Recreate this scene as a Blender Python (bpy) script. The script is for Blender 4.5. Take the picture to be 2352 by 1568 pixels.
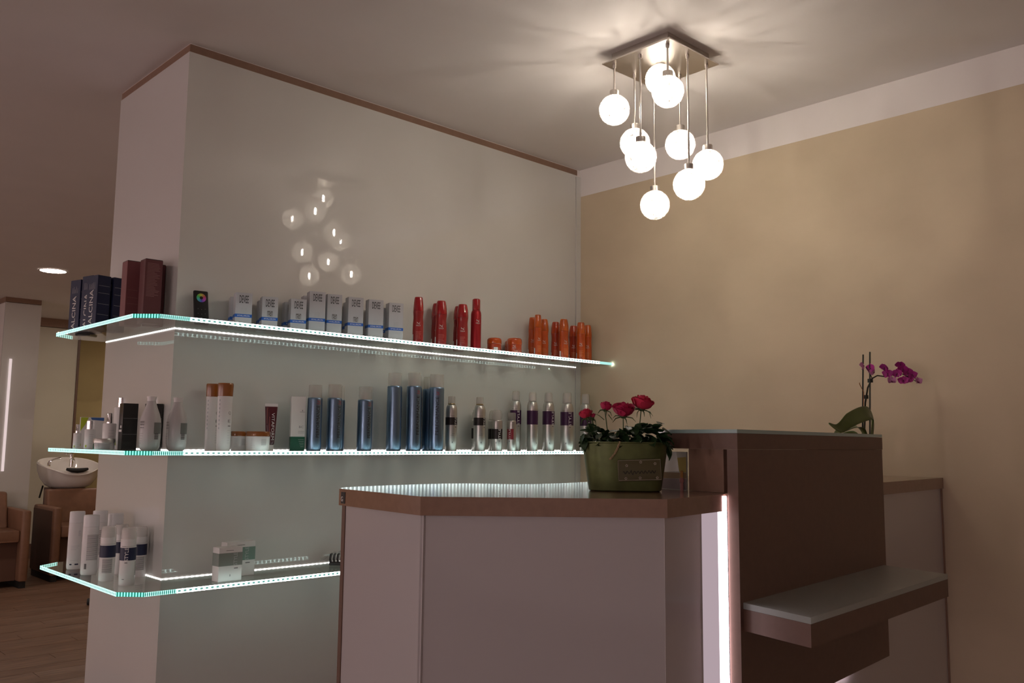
import bpy, bmesh, math, random
from mathutils import Vector, Matrix

# ------------------------------------------------------------------ scene, camera, light
for o in list(bpy.data.objects):
    bpy.data.objects.remove(o)
scn = bpy.context.scene
COL = scn.collection
random.seed(7)
PI = math.pi
R_ = math.radians

CAM = Vector((0.0, 0.0, 1.30))
F_PX, YAW, PITCH, ROLL = 2023.62, 0.80660, 0.11316, 0.010618
_f = Vector((math.cos(YAW)*math.cos(PITCH), math.sin(YAW)*math.cos(PITCH), math.sin(PITCH)))
_r = Vector((math.sin(YAW), -math.cos(YAW), 0.0))
_u = _r.cross(_f)
_r2 = _r*math.cos(ROLL) + _u*math.sin(ROLL)
_u2 = -_r*math.sin(ROLL) + _u*math.cos(ROLL)
cam_d = bpy.data.cameras.new('camera')
cam_d.sensor_width = 36.0
cam_d.lens = 36.0*F_PX/2352.0
cam_d.clip_start = 0.05
cam_o = bpy.data.objects.new('camera', cam_d)
COL.objects.link(cam_o)
cam_o.matrix_world = Matrix(((_r2.x, _u2.x, -_f.x, CAM.x), (_r2.y, _u2.y, -_f.y, CAM.y),
                             (_r2.z, _u2.z, -_f.z, CAM.z), (0, 0, 0, 1)))
scn.camera = cam_o

w = bpy.data.worlds.new('world')
scn.world = w
w.use_nodes = True
w.node_tree.nodes['Background'].inputs[0].default_value = (0.9, 0.85, 0.8, 1)
w.node_tree.nodes['Background'].inputs[1].default_value = 0.02

vs = scn.view_settings
vs.view_transform = 'Standard'
vs.look = 'None'
vs.gamma = 1.0
vs.use_curve_mapping = False
vs.exposure = 0.0
scn.cycles.transparent_max_bounces = 24

# strengths of the lamps, the added fill and the painted reflections
BULB = 2400.0        # pendant bulbs
EDGE = 6.5          # light leaving the glass shelf edges
PROFILE = 3.2       # light channel where the shelves meet the wall
DESK_REFL = 3.6      # glowing bands for the LED reflections in the desk front
PLINTH_LED = 30.0    # strip under the dark panel
DOWN = 24.0         # recessed downlights, all but one added unseen
FILL_STRIP = 19.0        # unseen fill strips added on the side wall

# ------------------------------------------------------------------ room numbers (metres)
HC = 2.60
CX, CY, X1, YN = 1.1516, 2.7553, 3.0845, 3.3613
Z1, Z2, Z3 = 1.648, 1.250, 0.854      # undersides of the shelves
GT = 0.012                            # glass thickness
S1, S2, S3 = Z1+GT, Z2+GT, Z3+GT
ZC = 1.196                            # desk worktop

# ------------------------------------------------------------------ materials
MATS = {}
def mat(name, col, rough=0.5, metal=0.0, spec=0.5, coat=0.0, coat_rough=0.03, noise=None, bump=None,
        trans=0.0, ior=1.45, sheen=0.0, alpha=1.0, sss=0.0):
    if name in MATS:
        return MATS[name]
    m = bpy.data.materials.new(name)
    m.use_nodes = True
    nt = m.node_tree
    b = nt.nodes['Principled BSDF']
    b.inputs['Base Color'].default_value = (*col, 1)
    b.inputs['Roughness'].default_value = rough
    b.inputs['Metallic'].default_value = metal
    b.inputs['Specular IOR Level'].default_value = spec
    b.inputs['Coat Weight'].default_value = coat
    b.inputs['Coat Roughness'].default_value = coat_rough
    b.inputs['Transmission Weight'].default_value = trans
    b.inputs['IOR'].default_value = ior
    b.inputs['Alpha'].default_value = alpha
    if sss:
        b.inputs['Subsurface Weight'].default_value = sss
    if noise or bump:
        tc = nt.nodes.new('ShaderNodeTexCoord')
        mp = nt.nodes.new('ShaderNodeMapping')
        nt.links.new(tc.outputs['Object'], mp.inputs[0])
        nz = nt.nodes.new('ShaderNodeTexNoise')
        nt.links.new(mp.outputs[0], nz.inputs['Vector'])
        sc, amt = (noise or bump)[:2]
        nz.inputs['Scale'].default_value = sc
        nz.inputs['Detail'].default_value = 6
        st = (noise or bump)[2] if len(noise or bump) > 2 else (1, 1, 1)
        mp.inputs['Scale'].default_value = st
        if noise:
            rp = nt.nodes.new('ShaderNodeValToRGB')
            rp.color_ramp.elements[0].position = 0.3
            rp.color_ramp.elements[1].position = 0.7
            rp.color_ramp.elements[0].color = (*[c*(1-amt) for c in col], 1)
            rp.color_ramp.elements[1].color = (*[min(1, c*(1+amt)) for c in col], 1)
            nt.links.new(nz.outputs['Fac'], rp.inputs[0])
            nt.links.new(rp.outputs[0], b.inputs['Base Color'])
        if bump:
            bp = nt.nodes.new('ShaderNodeBump')
            bp.inputs['Strength'].default_value = bump[1]
            bp.inputs['Distance'].default_value = 0.004
            nt.links.new(nz.outputs['Fac'], bp.inputs['Height'])
            nt.links.new(bp.outputs[0], b.inputs['Normal'])
    MATS[name] = m
    return m

def emit(name, col, strength):
    if name in MATS:
        return MATS[name]
    m = bpy.data.materials.new(name)
    m.use_nodes = True
    nt = m.node_tree
    nt.nodes.clear()
    e = nt.nodes.new('ShaderNodeEmission')
    e.inputs[0].default_value = (*col, 1)
    e.inputs[1].default_value = strength
    out = nt.nodes.new('ShaderNodeOutputMaterial')
    nt.links.new(e.outputs[0], out.inputs[0])
    MATS[name] = m
    return m

def clear_mat(name, tint, gloss_rough=0.02, ior=1.5, haze=0.0, haze_col=(0.9, 0.9, 0.9)):
    """thin clear glass or plastic: see-through with a fresnel gloss and a little haze"""
    m = bpy.data.materials.new(name)
    m.use_nodes = True
    nt = m.node_tree
    nt.nodes.clear()
    tr = nt.nodes.new('ShaderNodeBsdfTransparent')
    tr.inputs[0].default_value = (*tint, 1)
    gl = nt.nodes.new('ShaderNodeBsdfGlossy')
    gl.inputs['Roughness'].default_value = gloss_rough
    fr = nt.nodes.new('ShaderNodeFresnel')
    fr.inputs[0].default_value = ior
    mx = nt.nodes.new('ShaderNodeMixShader')
    src = tr
    if haze:
        df = nt.nodes.new('ShaderNodeBsdfDiffuse')
        df.inputs[0].default_value = (*haze_col, 1)
        tl = nt.nodes.new('ShaderNodeBsdfTranslucent')
        tl.inputs[0].default_value = (*haze_col, 1)
        m2 = nt.nodes.new('ShaderNodeMixShader')
        m2.inputs[0].default_value = 0.5
        nt.links.new(df.outputs[0], m2.inputs[1])
        nt.links.new(tl.outputs[0], m2.inputs[2])
        m3 = nt.nodes.new('ShaderNodeMixShader')
        m3.inputs[0].default_value = haze
        nt.links.new(tr.outputs[0], m3.inputs[1])
        nt.links.new(m2.outputs[0], m3.inputs[2])
        src = m3
    gm = nt.nodes.new('ShaderNodeNewGeometry')      # outer surfaces carry the gloss
    inv = nt.nodes.new('ShaderNodeMath')
    inv.operation = 'SUBTRACT'
    inv.inputs[0].default_value = 1.0
    nt.links.new(gm.outputs['Backfacing'], inv.inputs[1])
    mu = nt.nodes.new('ShaderNodeMath')
    mu.operation = 'MULTIPLY'
    nt.links.new(fr.outputs[0], mu.inputs[0])
    nt.links.new(inv.outputs[0], mu.inputs[1])
    nt.links.new(mu.outputs[0], mx.inputs[0])
    nt.links.new(src.outputs[0], mx.inputs[1])
    nt.links.new(gl.outputs[0], mx.inputs[2])
    out = nt.nodes.new('ShaderNodeOutputMaterial')
    nt.links.new(mx.outputs[0], out.inputs[0])
    MATS[name] = m
    return m

def dotted_light(name, hi, lo, s_hi, s_lo, pitch, spot):
    """light leaving a glass edge in front of a row of diodes; U = metres along the edge, V = 0..1"""
    m = bpy.data.materials.new(name)
    m.use_nodes = True
    nt = m.node_tree
    nt.nodes.clear()
    uv = nt.nodes.new('ShaderNodeUVMap')
    uv.uv_map = 'UVMap'
    sp = nt.nodes.new('ShaderNodeSeparateXYZ')
    nt.links.new(uv.outputs[0], sp.inputs[0])
    def math_(op, a, b=None):
        n = nt.nodes.new('ShaderNodeMath')
        n.operation = op
        for i, x in enumerate((a, b)):
            if x is None:
                continue
            if isinstance(x, (int, float)):
                n.inputs[i].default_value = x
            else:
                nt.links.new(x, n.inputs[i])
        return n.outputs[0]
    fr = math_('FRACT', math_('DIVIDE', sp.outputs[0], pitch))
    du = math_('MULTIPLY', math_('ABSOLUTE', math_('SUBTRACT', fr, 0.5)), 2.0)     # 0 at gap .. 1 at diode
    dv = math_('MULTIPLY', math_('ABSOLUTE', math_('SUBTRACT', sp.outputs[1], 0.5)), 2.0)
    k = math_('MAXIMUM', math_('DIVIDE', du, spot[0]), math_('DIVIDE', dv, spot[1]))   # <1 inside the dark spot
    mask = math_('MINIMUM', math_('MAXIMUM', math_('MULTIPLY', math_('SUBTRACT', k, 0.7), 2.5), 0.0), 1.0)
    mixc = nt.nodes.new('ShaderNodeMix')
    mixc.data_type = 'RGBA'
    nt.links.new(mask, mixc.inputs[0])
    mixc.inputs[6].default_value = (*[c*s_lo for c in lo], 1)
    mixc.inputs[7].default_value = (*[c*s_hi for c in hi], 1)
    gain = math_('ADD', 0.55, math_('MULTIPLY', math_('POWER', du, 2.0), 1.35))
    e = nt.nodes.new('ShaderNodeEmission')
    nt.links.new(mixc.outputs[2], e.inputs[0])
    nt.links.new(gain, e.inputs[1])
    out = nt.nodes.new('ShaderNodeOutputMaterial')
    nt.links.new(e.outputs[0], out.inputs[0])
    MATS[name] = m
    return m

M_CEIL = mat('ceiling_paint', (0.80, 0.76, 0.73), 0.9, noise=(3.0, 0.02))
M_WHITEWALL = mat('white_wall_paint', (0.80, 0.76, 0.73), 0.9)
M_BEIGE = mat('beige_wipe_plaster', (0.585, 0.485, 0.34), 0.75, noise=(2.5, 0.07, (0.6, 1.0, 1.6)), bump=None)
M_YELLOW = mat('ochre_plaster', (0.50, 0.40, 0.20), 0.8, noise=(3.0, 0.06))
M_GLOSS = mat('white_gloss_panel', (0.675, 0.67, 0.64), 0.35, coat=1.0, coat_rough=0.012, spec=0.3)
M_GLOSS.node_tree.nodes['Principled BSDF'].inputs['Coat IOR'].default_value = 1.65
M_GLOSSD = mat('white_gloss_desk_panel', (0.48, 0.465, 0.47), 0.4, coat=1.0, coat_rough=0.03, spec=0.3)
M_BROWN = mat('brown_laminate', (0.27, 0.165, 0.115), 0.42, noise=(60.0, 0.06, (1, 1, 1)))
M_BROWND = mat('dark_brown_laminate', (0.15, 0.088, 0.063), 0.45, noise=(60.0, 0.05))
M_WORKTOP = mat('brown_worktop_laminate', (0.27, 0.165, 0.115), 0.125, spec=0.8, noise=(60.0, 0.05))
M_WOOD = mat('brown_wood_floor', (0.17, 0.095, 0.06), 0.45, noise=(5.0, 0.38, (1.0, 9.0, 1.0)))
M_STEEL = mat('brushed_nickel', (0.62, 0.58, 0.54), 0.28, 1.0, bump=(220.0, 0.10, (1, 12, 1)))
M_CHROME = mat('chrome', (0.85, 0.85, 0.86), 0.08, 1.0)
M_SILVER = mat('silver_can', (0.60, 0.59, 0.56), 0.36, 1.0)
M_BLUECAN = mat('blue_metallic_can', (0.21, 0.31, 0.44), 0.30, 1.0)
M_RED = mat('red_bottle', (0.30, 0.010, 0.010), 0.34, coat=0.5)
M_REDCAP = mat('red_cap', (0.36, 0.006, 0.010), 0.14, coat=1.0)
M_ORANGE = mat('orange_bottle', (0.52, 0.070, 0.005), 0.32, coat=0.5)
M_ORANGECAP = mat('orange_cap', (0.52, 0.090, 0.005), 0.14, coat=1.0)
M_AMBER = mat('amber_cap', (0.28, 0.085, 0.015), 0.2, coat=0.8)
M_WHITEP = mat('white_plastic', (0.78, 0.76, 0.75), 0.4, coat=0.3)
M_GREYP = mat('pearl_grey_plastic', (0.50, 0.49, 0.49), 0.38, coat=0.3)
M_CARTON = mat('white_carton', (0.52, 0.52, 0.55), 0.45)
M_CARTONW = mat('white_matt_carton', (0.76, 0.74, 0.72), 0.55)
M_NAVY = mat('navy_carton', (0.013, 0.020, 0.060), 0.45)
M_WINE = mat('wine_carton', (0.115, 0.028, 0.033), 0.5)
M_BLACK = mat('black_plastic', (0.012, 0.012, 0.013), 0.4)
M_BLACKBOX = mat('black_carton', (0.014, 0.013, 0.012), 0.35, coat=0.4)
M_INK = mat('black_ink', (0.012, 0.012, 0.015), 0.6)
M_INKG = mat('grey_ink', (0.22, 0.21, 0.21), 0.6)
M_PALEINK = mat('pale_grey_ink', (0.50, 0.50, 0.52), 0.6)
M_WHITEINK = mat('white_ink', (0.85, 0.84, 0.82), 0.5)
M_SILVERINK = mat('silver_ink', (0.72, 0.70, 0.66), 0.4)
M_BLUEINK = mat('blue_ink', (0.02, 0.12, 0.50), 0.5)
M_REDINK = mat('red_ink', (0.50, 0.03, 0.04), 0.5)
M_PURPLE = mat('dark_purple_label', (0.045, 0.010, 0.050), 0.35)
M_BROWNLAB = mat('black_brown_label', (0.016, 0.011, 0.011), 0.35)
M_NAVYLAB = mat('navy_label', (0.012, 0.016, 0.055), 0.4)
M_REDLAB = mat('red_label', (0.24, 0.02, 0.03), 0.4)
M_GREYLAB = mat('sage_grey_label', (0.24, 0.27, 0.24), 0.5)
M_GREENLAB = mat('pale_green_label', (0.20, 0.30, 0.25), 0.5)
M_DKGREEN = mat('dark_green_label', (0.01, 0.11, 0.06), 0.4)
M_LIME = mat('lime_print', (0.42, 0.52, 0.03), 0.5)
M_BLUEPR = mat('blue_print', (0.05, 0.13, 0.35), 0.5)
M_VITA = mat('wine_tube', (0.085, 0.008, 0.015), 0.35, coat=0.3)
M_POT = mat('olive_zinc', (0.115, 0.14, 0.05), 0.30, 0.45, noise=(22.0, 0.30))
M_PLAQUE = mat('dark_olive_plaque', (0.085, 0.075, 0.03), 0.5)
M_PLAQUEE = mat('worn_plaque_edge', (0.28, 0.25, 0.19), 0.5)
M_TWINE = mat('twine', (0.36, 0.28, 0.16), 0.9)
M_SOIL = mat('soil', (0.02, 0.014, 0.01), 0.95, noise=(60, 0.4))
M_LEAF = mat('rose_leaf', (0.020, 0.055, 0.018), 0.4, noise=(40, 0.25))
M_STEM = mat('green_stem', (0.05, 0.09, 0.025), 0.5)
M_ROSE = mat('pink_red_petal', (0.66, 0.04, 0.10), 0.5, noise=(30, 0.2), sss=0.1)
M_ROSE2 = mat('deep_pink_petal', (0.55, 0.03, 0.11), 0.5, noise=(30, 0.2), sss=0.1)
M_ORCH = mat('magenta_petal', (0.42, 0.022, 0.24), 0.45, noise=(45, 0.3), sss=0.1)
M_ORCHP = mat('pale_pink_petal', (0.55, 0.22, 0.42), 0.5, noise=(30, 0.2))
M_ORCHLIP = mat('dark_magenta_lip', (0.16, 0.01, 0.08), 0.4)
M_ORCHLEAF = mat('orchid_leaf', (0.085, 0.125, 0.030), 0.35, noise=(14, 0.2))
M_STAKE = mat('black_green_stake', (0.014, 0.022, 0.016), 0.4)
M_OSTEM = mat('dark_orchid_stem', (0.03, 0.028, 0.014), 0.5)
M_TANGLE = mat('dry_root', (0.30, 0.12, 0.04), 0.6)
M_LEATHER = mat('caramel_leather', (0.235, 0.122, 0.075), 0.45, noise=(18, 0.08))
M_LEATHERD = mat('dark_brown_leather', (0.12, 0.06, 0.04), 0.5)
M_CERAMIC = mat('white_ceramic', (0.82, 0.79, 0.76), 0.15, coat=0.6)
M_RUBBER = mat('black_rubber', (0.015, 0.015, 0.015), 0.55)
M_CREAM = mat('cream_gloss_panel', (0.58, 0.55, 0.44), 0.4, coat=0.5)
M_REFLY = mat('yellow_reflection', (0.40, 0.30, 0.05), 0.5)
M_REFLB = mat('brown_reflection', (0.25, 0.15, 0.06), 0.5)
M_REFLG = mat('mauve_reflection', (0.22, 0.16, 0.16), 0.5)
M_PINKP = mat('rose_plastic', (0.50, 0.22, 0.20), 0.3)
M_GLASS = clear_mat('shelf_glass', (0.90, 0.955, 0.935), 0.02)
M_PLATE = clear_mat('satin_glass', (0.80, 0.86, 0.84), 0.30, haze=0.80, haze_col=(0.66, 0.72, 0.69))
M_CAPCLEAR = clear_mat('clear_cap', (0.97, 0.96, 0.95), 0.08, ior=1.3, haze=0.38, haze_col=(0.80, 0.77, 0.73))
M_CAPWHITE = clear_mat('frosted_cap', (0.97, 0.96, 0.95), 0.15, ior=1.3, haze=0.6, haze_col=(0.88, 0.86, 0.84))
M_NOZZLE = mat('milky_nozzle', (0.62, 0.60, 0.58), 0.35, sss=0.0)
M_WRAP = clear_mat('plastic_wrap', (0.93, 0.94, 0.94), 0.05, haze=0.08)
M_GLASSEDGE = mat('teal_glass_edge', (0.34, 0.50, 0.49), 0.25, coat=0.5)

M_EDGE = dotted_light('edge_light_front', (0.84, 1.0, 0.98), (0.32, 0.78, 0.70), EDGE, 0.85, 0.0167, (0.68, 0.55))
M_EDGEF = dotted_light('edge_light_fading', (0.45, 0.98, 0.86), (0.03, 0.42, 0.32), 1.15, 0.75, 0.0060, (0.6, 0.75))
M_EDGES = dotted_light('edge_light_side', (0.55, 1.0, 0.92), (0.16, 0.66, 0.55), 1.55, 0.9, 0.0110, (0.6, 0.5))
M_EDGEC = dotted_light('edge_light_chamfer', (0.26, 0.92, 0.72), (0.03, 0.50, 0.37), 1.05, 0.75, 0.0083, (0.5, 1.6))
M_EDGEP = emit('edge_light_plain', (0.50, 0.96, 0.88), 0.95)
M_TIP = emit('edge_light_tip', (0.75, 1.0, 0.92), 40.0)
M_PROF = dotted_light('wall_profile_light', (1.0, 0.95, 0.93), (1.0, 0.95, 0.93), PROFILE, PROFILE, 0.0167, (0.3, 0.3))
M_DESKREFL = emit('desk_reflection', (1.0, 0.86, 0.91), DESK_REFL)
M_DESKREFL2 = emit('desk_reflection_faint', (1.0, 0.78, 0.86), DESK_REFL*0.12)
M_TAPE = emit('desk_led_tape', (1.0, 0.72, 0.80), 26.0)
M_PLINTHLED = emit('plinth_led', (1.0, 0.80, 0.86), PLINTH_LED)
M_DOWNFILL = emit('fill_downlight_lens', (1.0, 0.84, 0.72), DOWN)
M_DOWNF = emit('far_downlight_lens', (1.0, 0.84, 0.72), DOWN*10)
M_FILLSTRIP = emit('fill_strip_glow', (1.0, 0.77, 0.77), FILL_STRIP)
M_FARREFL = emit('pillar_reflection', (1.0, 0.80, 0.78), 0.75)
M_BULB = emit('lamp_filament', (1.0, 0.89, 0.77), BULB)
M_ENVELOPE = emit('lamp_envelope', (1.0, 0.90, 0.78), 45.0)     # glowing clear glass of the bulb
_nt = M_ENVELOPE.node_tree
_tr = _nt.nodes.new('ShaderNodeBsdfTransparent')
_ad = _nt.nodes.new('ShaderNodeAddShader')
_nt.links.new(_nt.nodes['Emission'].outputs[0], _ad.inputs[0])
_nt.links.new(_tr.outputs[0], _ad.inputs[1])
_nt.links.new(_ad.outputs[0], _nt.nodes['Material Output'].inputs[0])

# aluminium wire of the lamp globes, lit from inside
_m = bpy.data.materials.new('globe_wire')
_m.use_nodes = True
_nt = _m.node_tree
_nt.nodes.clear()
_d = _nt.nodes.new('ShaderNodeBsdfDiffuse'); _d.inputs[0].default_value = (0.85, 0.83, 0.80, 1)
_t = _nt.nodes.new('ShaderNodeBsdfTranslucent'); _t.inputs[0].default_value = (0.85, 0.83, 0.80, 1)
_g = _nt.nodes.new('ShaderNodeBsdfGlossy'); _g.inputs['Roughness'].default_value = 0.25
_x = _nt.nodes.new('ShaderNodeMixShader'); _x.inputs[0].default_value = 0.40
_y = _nt.nodes.new('ShaderNodeMixShader'); _y.inputs[0].default_value = 0.15
_o = _nt.nodes.new('ShaderNodeOutputMaterial')
_nt.links.new(_d.outputs[0], _x.inputs[1]); _nt.links.new(_t.outputs[0], _x.inputs[2])
_nt.links.new(_x.outputs[0], _y.inputs[1]); _nt.links.new(_g.outputs[0], _y.inputs[2])
_c = _nt.nodes.new('ShaderNodeBsdfTransparent')                 # clear spun threads let part of the light straight through
_z = _nt.nodes.new('ShaderNodeMixShader'); _z.inputs[0].default_value = 0.58
_nt.links.new(_c.outputs[0], _z.inputs[1]); _nt.links.new(_y.outputs[0], _z.inputs[2])
_nt.links.new(_z.outputs[0], _o.inputs[0])
M_WIRE = _m

# ------------------------------------------------------------------ mesh helpers
class MB:
    """collects shapes; build() links them as one mesh object"""
    def __init__(s):
        s.v, s.f, s.uv = [], [], None
    def add(s, vs_, fs_):
        n = len(s.v)
        s.v += [tuple(v) for v in vs_]
        s.f += [tuple(i+n for i in f) for f in fs_]
        return s
    def box(s, x0, x1, y0, y1, z0, z1):
        return s.prism([(x0, y0), (x1, y0), (x1, y1), (x0, y1)], z0, z1)
    def prism(s, poly, z0, z1):
        n = len(poly)
        a = sum(poly[i][0]*poly[(i+1) % n][1]-poly[(i+1) % n][0]*poly[i][1] for i in range(n))
        if a < 0:
            poly = poly[::-1]
        vs_ = [(x, y, z0) for x, y in poly]+[(x, y, z1) for x, y in poly]
        fs_ = [tuple(range(n-1, -1, -1)), tuple(range(n, 2*n))]
        fs_ += [(i, (i+1) % n, n+(i+1) % n, n+i) for i in range(n)]
        return s.add(vs_, fs_)
    def bevbox(s, x0, x1, y0, y1, z0, z1, b):
        """box with rounded vertical edges and softened top and bottom"""
        def ring(dx, z):
            pts = []
            for cx_, cy_, a0 in ((x1-b, y1-b, 0), (x0+b, y1-b, 90), (x0+b, y0+b, 180), (x1-b, y0+b, 270)):
                for k in range(4):
                    a = R_(a0+30*k)
                    pts.append((cx_+(b-dx)*math.cos(a), cy_+(b-dx)*math.sin(a), z))
            return pts
        q = b*0.7
        rings = [ring(q, z0), ring(q*0.3, z0+q*0.3), ring(0, z0+q), ring(0, z1-q), ring(q*0.3, z1-q*0.3), ring(q, z1)]
        n = 16
        vs_ = [p for r in rings for p in r]
        fs_ = [tuple(range(n-1, -1, -1)), tuple(range(5*n, 6*n))]
        for k in range(5):
            fs_ += [(k*n+i, k*n+(i+1) % n, (k+1)*n+(i+1) % n, (k+1)*n+i) for i in range(n)]
        return s.add(vs_, fs_)
    def lathe(s, prof, seg=24, cx=0, cy=0, sx=1.0, sy=1.0, a0=None, a1=None, caps=True):
        full = a0 is None
        m = seg if full else seg+1
        A = [2*PI*i/seg for i in range(seg)] if full else [a0+(a1-a0)*i/seg for i in range(seg+1)]
        vs_ = [(cx+r*sx*math.cos(a), cy+r*sy*math.sin(a), z) for r, z in prof for a in A]
        fs_ = []
        for k in range(len(prof)-1):
            for i in range(seg):
                j = (i+1) % m
                fs_.append((k*m+i, k*m+j, (k+1)*m+j, (k+1)*m+i))
        if full and caps:
            if prof[0][0] > 1e-6:
                fs_.append(tuple(range(m-1, -1, -1)))
            if prof[-1][0] > 1e-6:
                fs_.append(tuple(range((len(prof)-1)*m, len(prof)*m)))
        return s.add(vs_, fs_)
    def tube(s, pts, r, seg=6, closed=False):
        pts = [Vector(p) for p in pts]
        n = len(pts)
        rings = []
        prev = None
        for i, p in enumerate(pts):
            a = pts[(i-1) % n] if closed or i > 0 else p
            b = pts[(i+1) % n] if closed or i < n-1 else p
            t = (b-a).normalized()
            if prev is None:
                prev = t.orthogonal().normalized()
            nrm = (prev-t*prev.dot(t))
            nrm = nrm.normalized() if nrm.length > 1e-6 else t.orthogonal().normalized()
            bn = t.cross(nrm)
            rr = r[i] if isinstance(r, (list, tuple)) else r
            rings.append([p+(nrm*math.cos(2*PI*k/seg)+bn*math.sin(2*PI*k/seg))*rr for k in range(seg)])
            prev = nrm
        vs_ = [v for g in rings for v in g]
        fs_ = []
        for i in range(n if closed else n-1):
            j = (i+1) % n
            for k in range(seg):
                l = (k+1) % seg
                fs_.append((i*seg+k, i*seg+l, j*seg+l, j*seg+k))
        if not closed:
            fs_.append(tuple(range(seg-1, -1, -1)))
            fs_.append(tuple(range((n-1)*seg, n*seg)))
        return s.add(vs_, fs_)
    def strip(s, poly, z0, z1):
        """vertical ribbon along a polyline; U in metres along it, V up"""
        if s.uv is None:
            s.uv = []
        L = 0.0
        for (x0, y0), (x1, y1) in zip(poly, poly[1:]):
            d = math.hypot(x1-x0, y1-y0)
            s.add([(x0, y0, z0), (x1, y1, z0), (x1, y1, z1), (x0, y0, z1)], [(0, 1, 2, 3)])
            s.uv += [(L, 0), (L+d, 0), (L+d, 1), (L, 1)]
            L += d
        return s
    def mesh(s, name, smooth=False):
        me = bpy.data.meshes.new(name)
        me.from_pydata(s.v, [], s.f)
        if s.uv:
            ul = me.uv_layers.new(name='UVMap')
            for i, q in enumerate(s.uv):
                ul.data[i].uv = q
        if smooth:
            for pl in me.polygons:
                pl.use_smooth = True
            me.set_sharp_from_angle(angle=R_(38))
        me.update()
        return me
    def build(s, name, material, parent=None, smooth=False):
        return link(name, s.mesh(name, smooth), material, parent)

def link(name, me, material, parent=None):
    if material and not me.materials:
        me.materials.append(material)
    o = bpy.data.objects.new(name, me)
    COL.objects.link(o)
    if parent:
        o.parent = parent
    return o

def thing(name, label, cat, loc=(0, 0, 0), rz=0.0, group=None):
    o = bpy.data.objects.new(name, None)
    o.empty_display_size = 0.05
    COL.objects.link(o)
    o.location = loc
    o.rotation_euler = (0, 0, rz)
    return tag(o, label, cat, group)

def tag(o, label, cat, group=None):
    o['label'] = label
    o['category'] = cat
    if group:
        o['group'] = group
    return o

def struct(o):
    o['kind'] = 'structure'
    return o

def dup(root, loc, rz, label, group=None):
    r = root.copy()
    COL.objects.link(r)
    r.location = loc
    r.rotation_euler = (0, 0, rz)
    r['label'] = label
    if group:
        r['group'] = group
    for ch in list(root.children):
        c = ch.copy()
        COL.objects.link(c)
        c.parent = r
        for g in list(ch.children):
            d = g.copy()
            COL.objects.link(d)
            d.parent = c
    return r

_TX = {}
def text_raw(body):
    """vertices and faces of a line of lettering, centred, cap height 1"""
    if body in _TX:
        return _TX[body]
    cu = bpy.data.curves.new('lettering', 'FONT')
    cu.body = body
    cu.size = 1.0
    cu.align_x = 'CENTER'
    cu.resolution_u = 2
    ob = bpy.data.objects.new('lettering', cu)
    COL.objects.link(ob)
    dg = bpy.context.evaluated_depsgraph_get()
    dg.update()
    me = bpy.data.meshes.new_from_object(ob.evaluated_get(dg))
    vs_ = [(v.co.x, v.co.y) for v in me.vertices]
    fs_ = [tuple(p.vertices) for p in me.polygons]
    bpy.data.objects.remove(ob)
    bpy.data.meshes.remove(me)
    bpy.data.curves.remove(cu)
    y0 = min(v[1] for v in vs_); y1 = max(v[1] for v in vs_)
    x0 = min(v[0] for v in vs_); x1 = max(v[0] for v in vs_)
    vs_ = [((x-(x0+x1)/2)/(y1-y0), (y-(y0+y1)/2)/(y1-y0)) for x, y in vs_]
    _TX[body] = (vs_, fs_, (x1-x0)/(y1-y0))
    return _TX[body]

def text_flat(mb, body, ctr, xd, yd, h, wdt=None):
    """lettering of height h (and width wdt) on a plane"""
    vs_, fs_, asp = text_raw(body)
    sx = wdt/asp if wdt else h
    c, xd, yd = Vector(ctr), Vector(xd), Vector(yd)
    mb.add([c+xd*(x*sx)+yd*(y*h) for x, y in vs_], fs_)
    return mb

def text_cyl(mb, body, rad, z, ang, h, wdt=None, vertical=True, sx=1.0, sy=1.0):
    """lettering wrapped on an upright cylinder; ang = 0 faces local -Y; vertical reads upwards"""
    vs_, fs_, asp = text_raw(body)
    s = wdt/asp if wdt else h
    out = []
    for x, y in vs_:
        if vertical:
            hor, up = -y*h, x*s
        else:
            hor, up = x*s, y*h
        a = ang+hor/rad
        out.append((rad*sx*math.sin(a), -rad*sy*math.cos(a), z+up))
    mb.add(out, fs_)
    return mb

def patch_cyl(mb, rad, a0, a1, z0, z1, seg=8, sx=1.0, sy=1.0):
    """curved label patch, angles measured from local -Y"""
    vs_, fs_ = [], []
    for i in range(seg+1):
        a = a0+(a1-a0)*i/seg
        vs_ += [(rad*sx*math.sin(a), -rad*sy*math.cos(a), z0), (rad*sx*math.sin(a), -rad*sy*math.cos(a), z1)]
    for i in range(seg):
        fs_.append((2*i, 2*i+2, 2*i+3, 2*i+1))
    mb.add(vs_, fs_)
    return mb

def face_cam(x, y, off=0.0):
    return -math.atan2(x, y)+off

#PART2
# ------------------------------------------------------------------ the room
XL, YF, YB, XR = -4.0, -3.0, 10.75, 4.4
fl = struct(MB().box(XL, XR, YF, YB, -0.06, -0.012).build('floor', mat('floor_joint', (0.04, 0.025, 0.018), 0.8)))
plank = MB().box(-0.60, 0.60, -0.0655, 0.0655, -0.012, 0.0).mesh('floor_plank')
row = 0
y = 4.1
while y < 10.6:                                   # planks of the strip of floor in view
    x = 1.0+[0.0, 0.45, 0.85, 0.2, 0.65][row % 5]
    while x < 3.9:
        o = link('floor_plank', plank, M_WOOD, fl)
        o.location = (x, y, -0.0005*((row*7+int(x*10)) % 3))
        x += 1.203
    y += 0.1325
    row += 1
fb = MB()
fb.box(XL, 0.36, YF, YB, -0.012, -0.003)
fb.box(0.36, XR, YF, 4.02, -0.012, -0.003)
fb.build('floor_covering', M_WOOD, fl)
struct(MB().box(XL, XR, YF, YB, HC, HC+0.08).build('ceiling', M_CEIL))
wr = struct(MB().box(X1, X1+0.12, YF, YN, 0, HC-0.131).build('wall_right', M_BEIGE))
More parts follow.
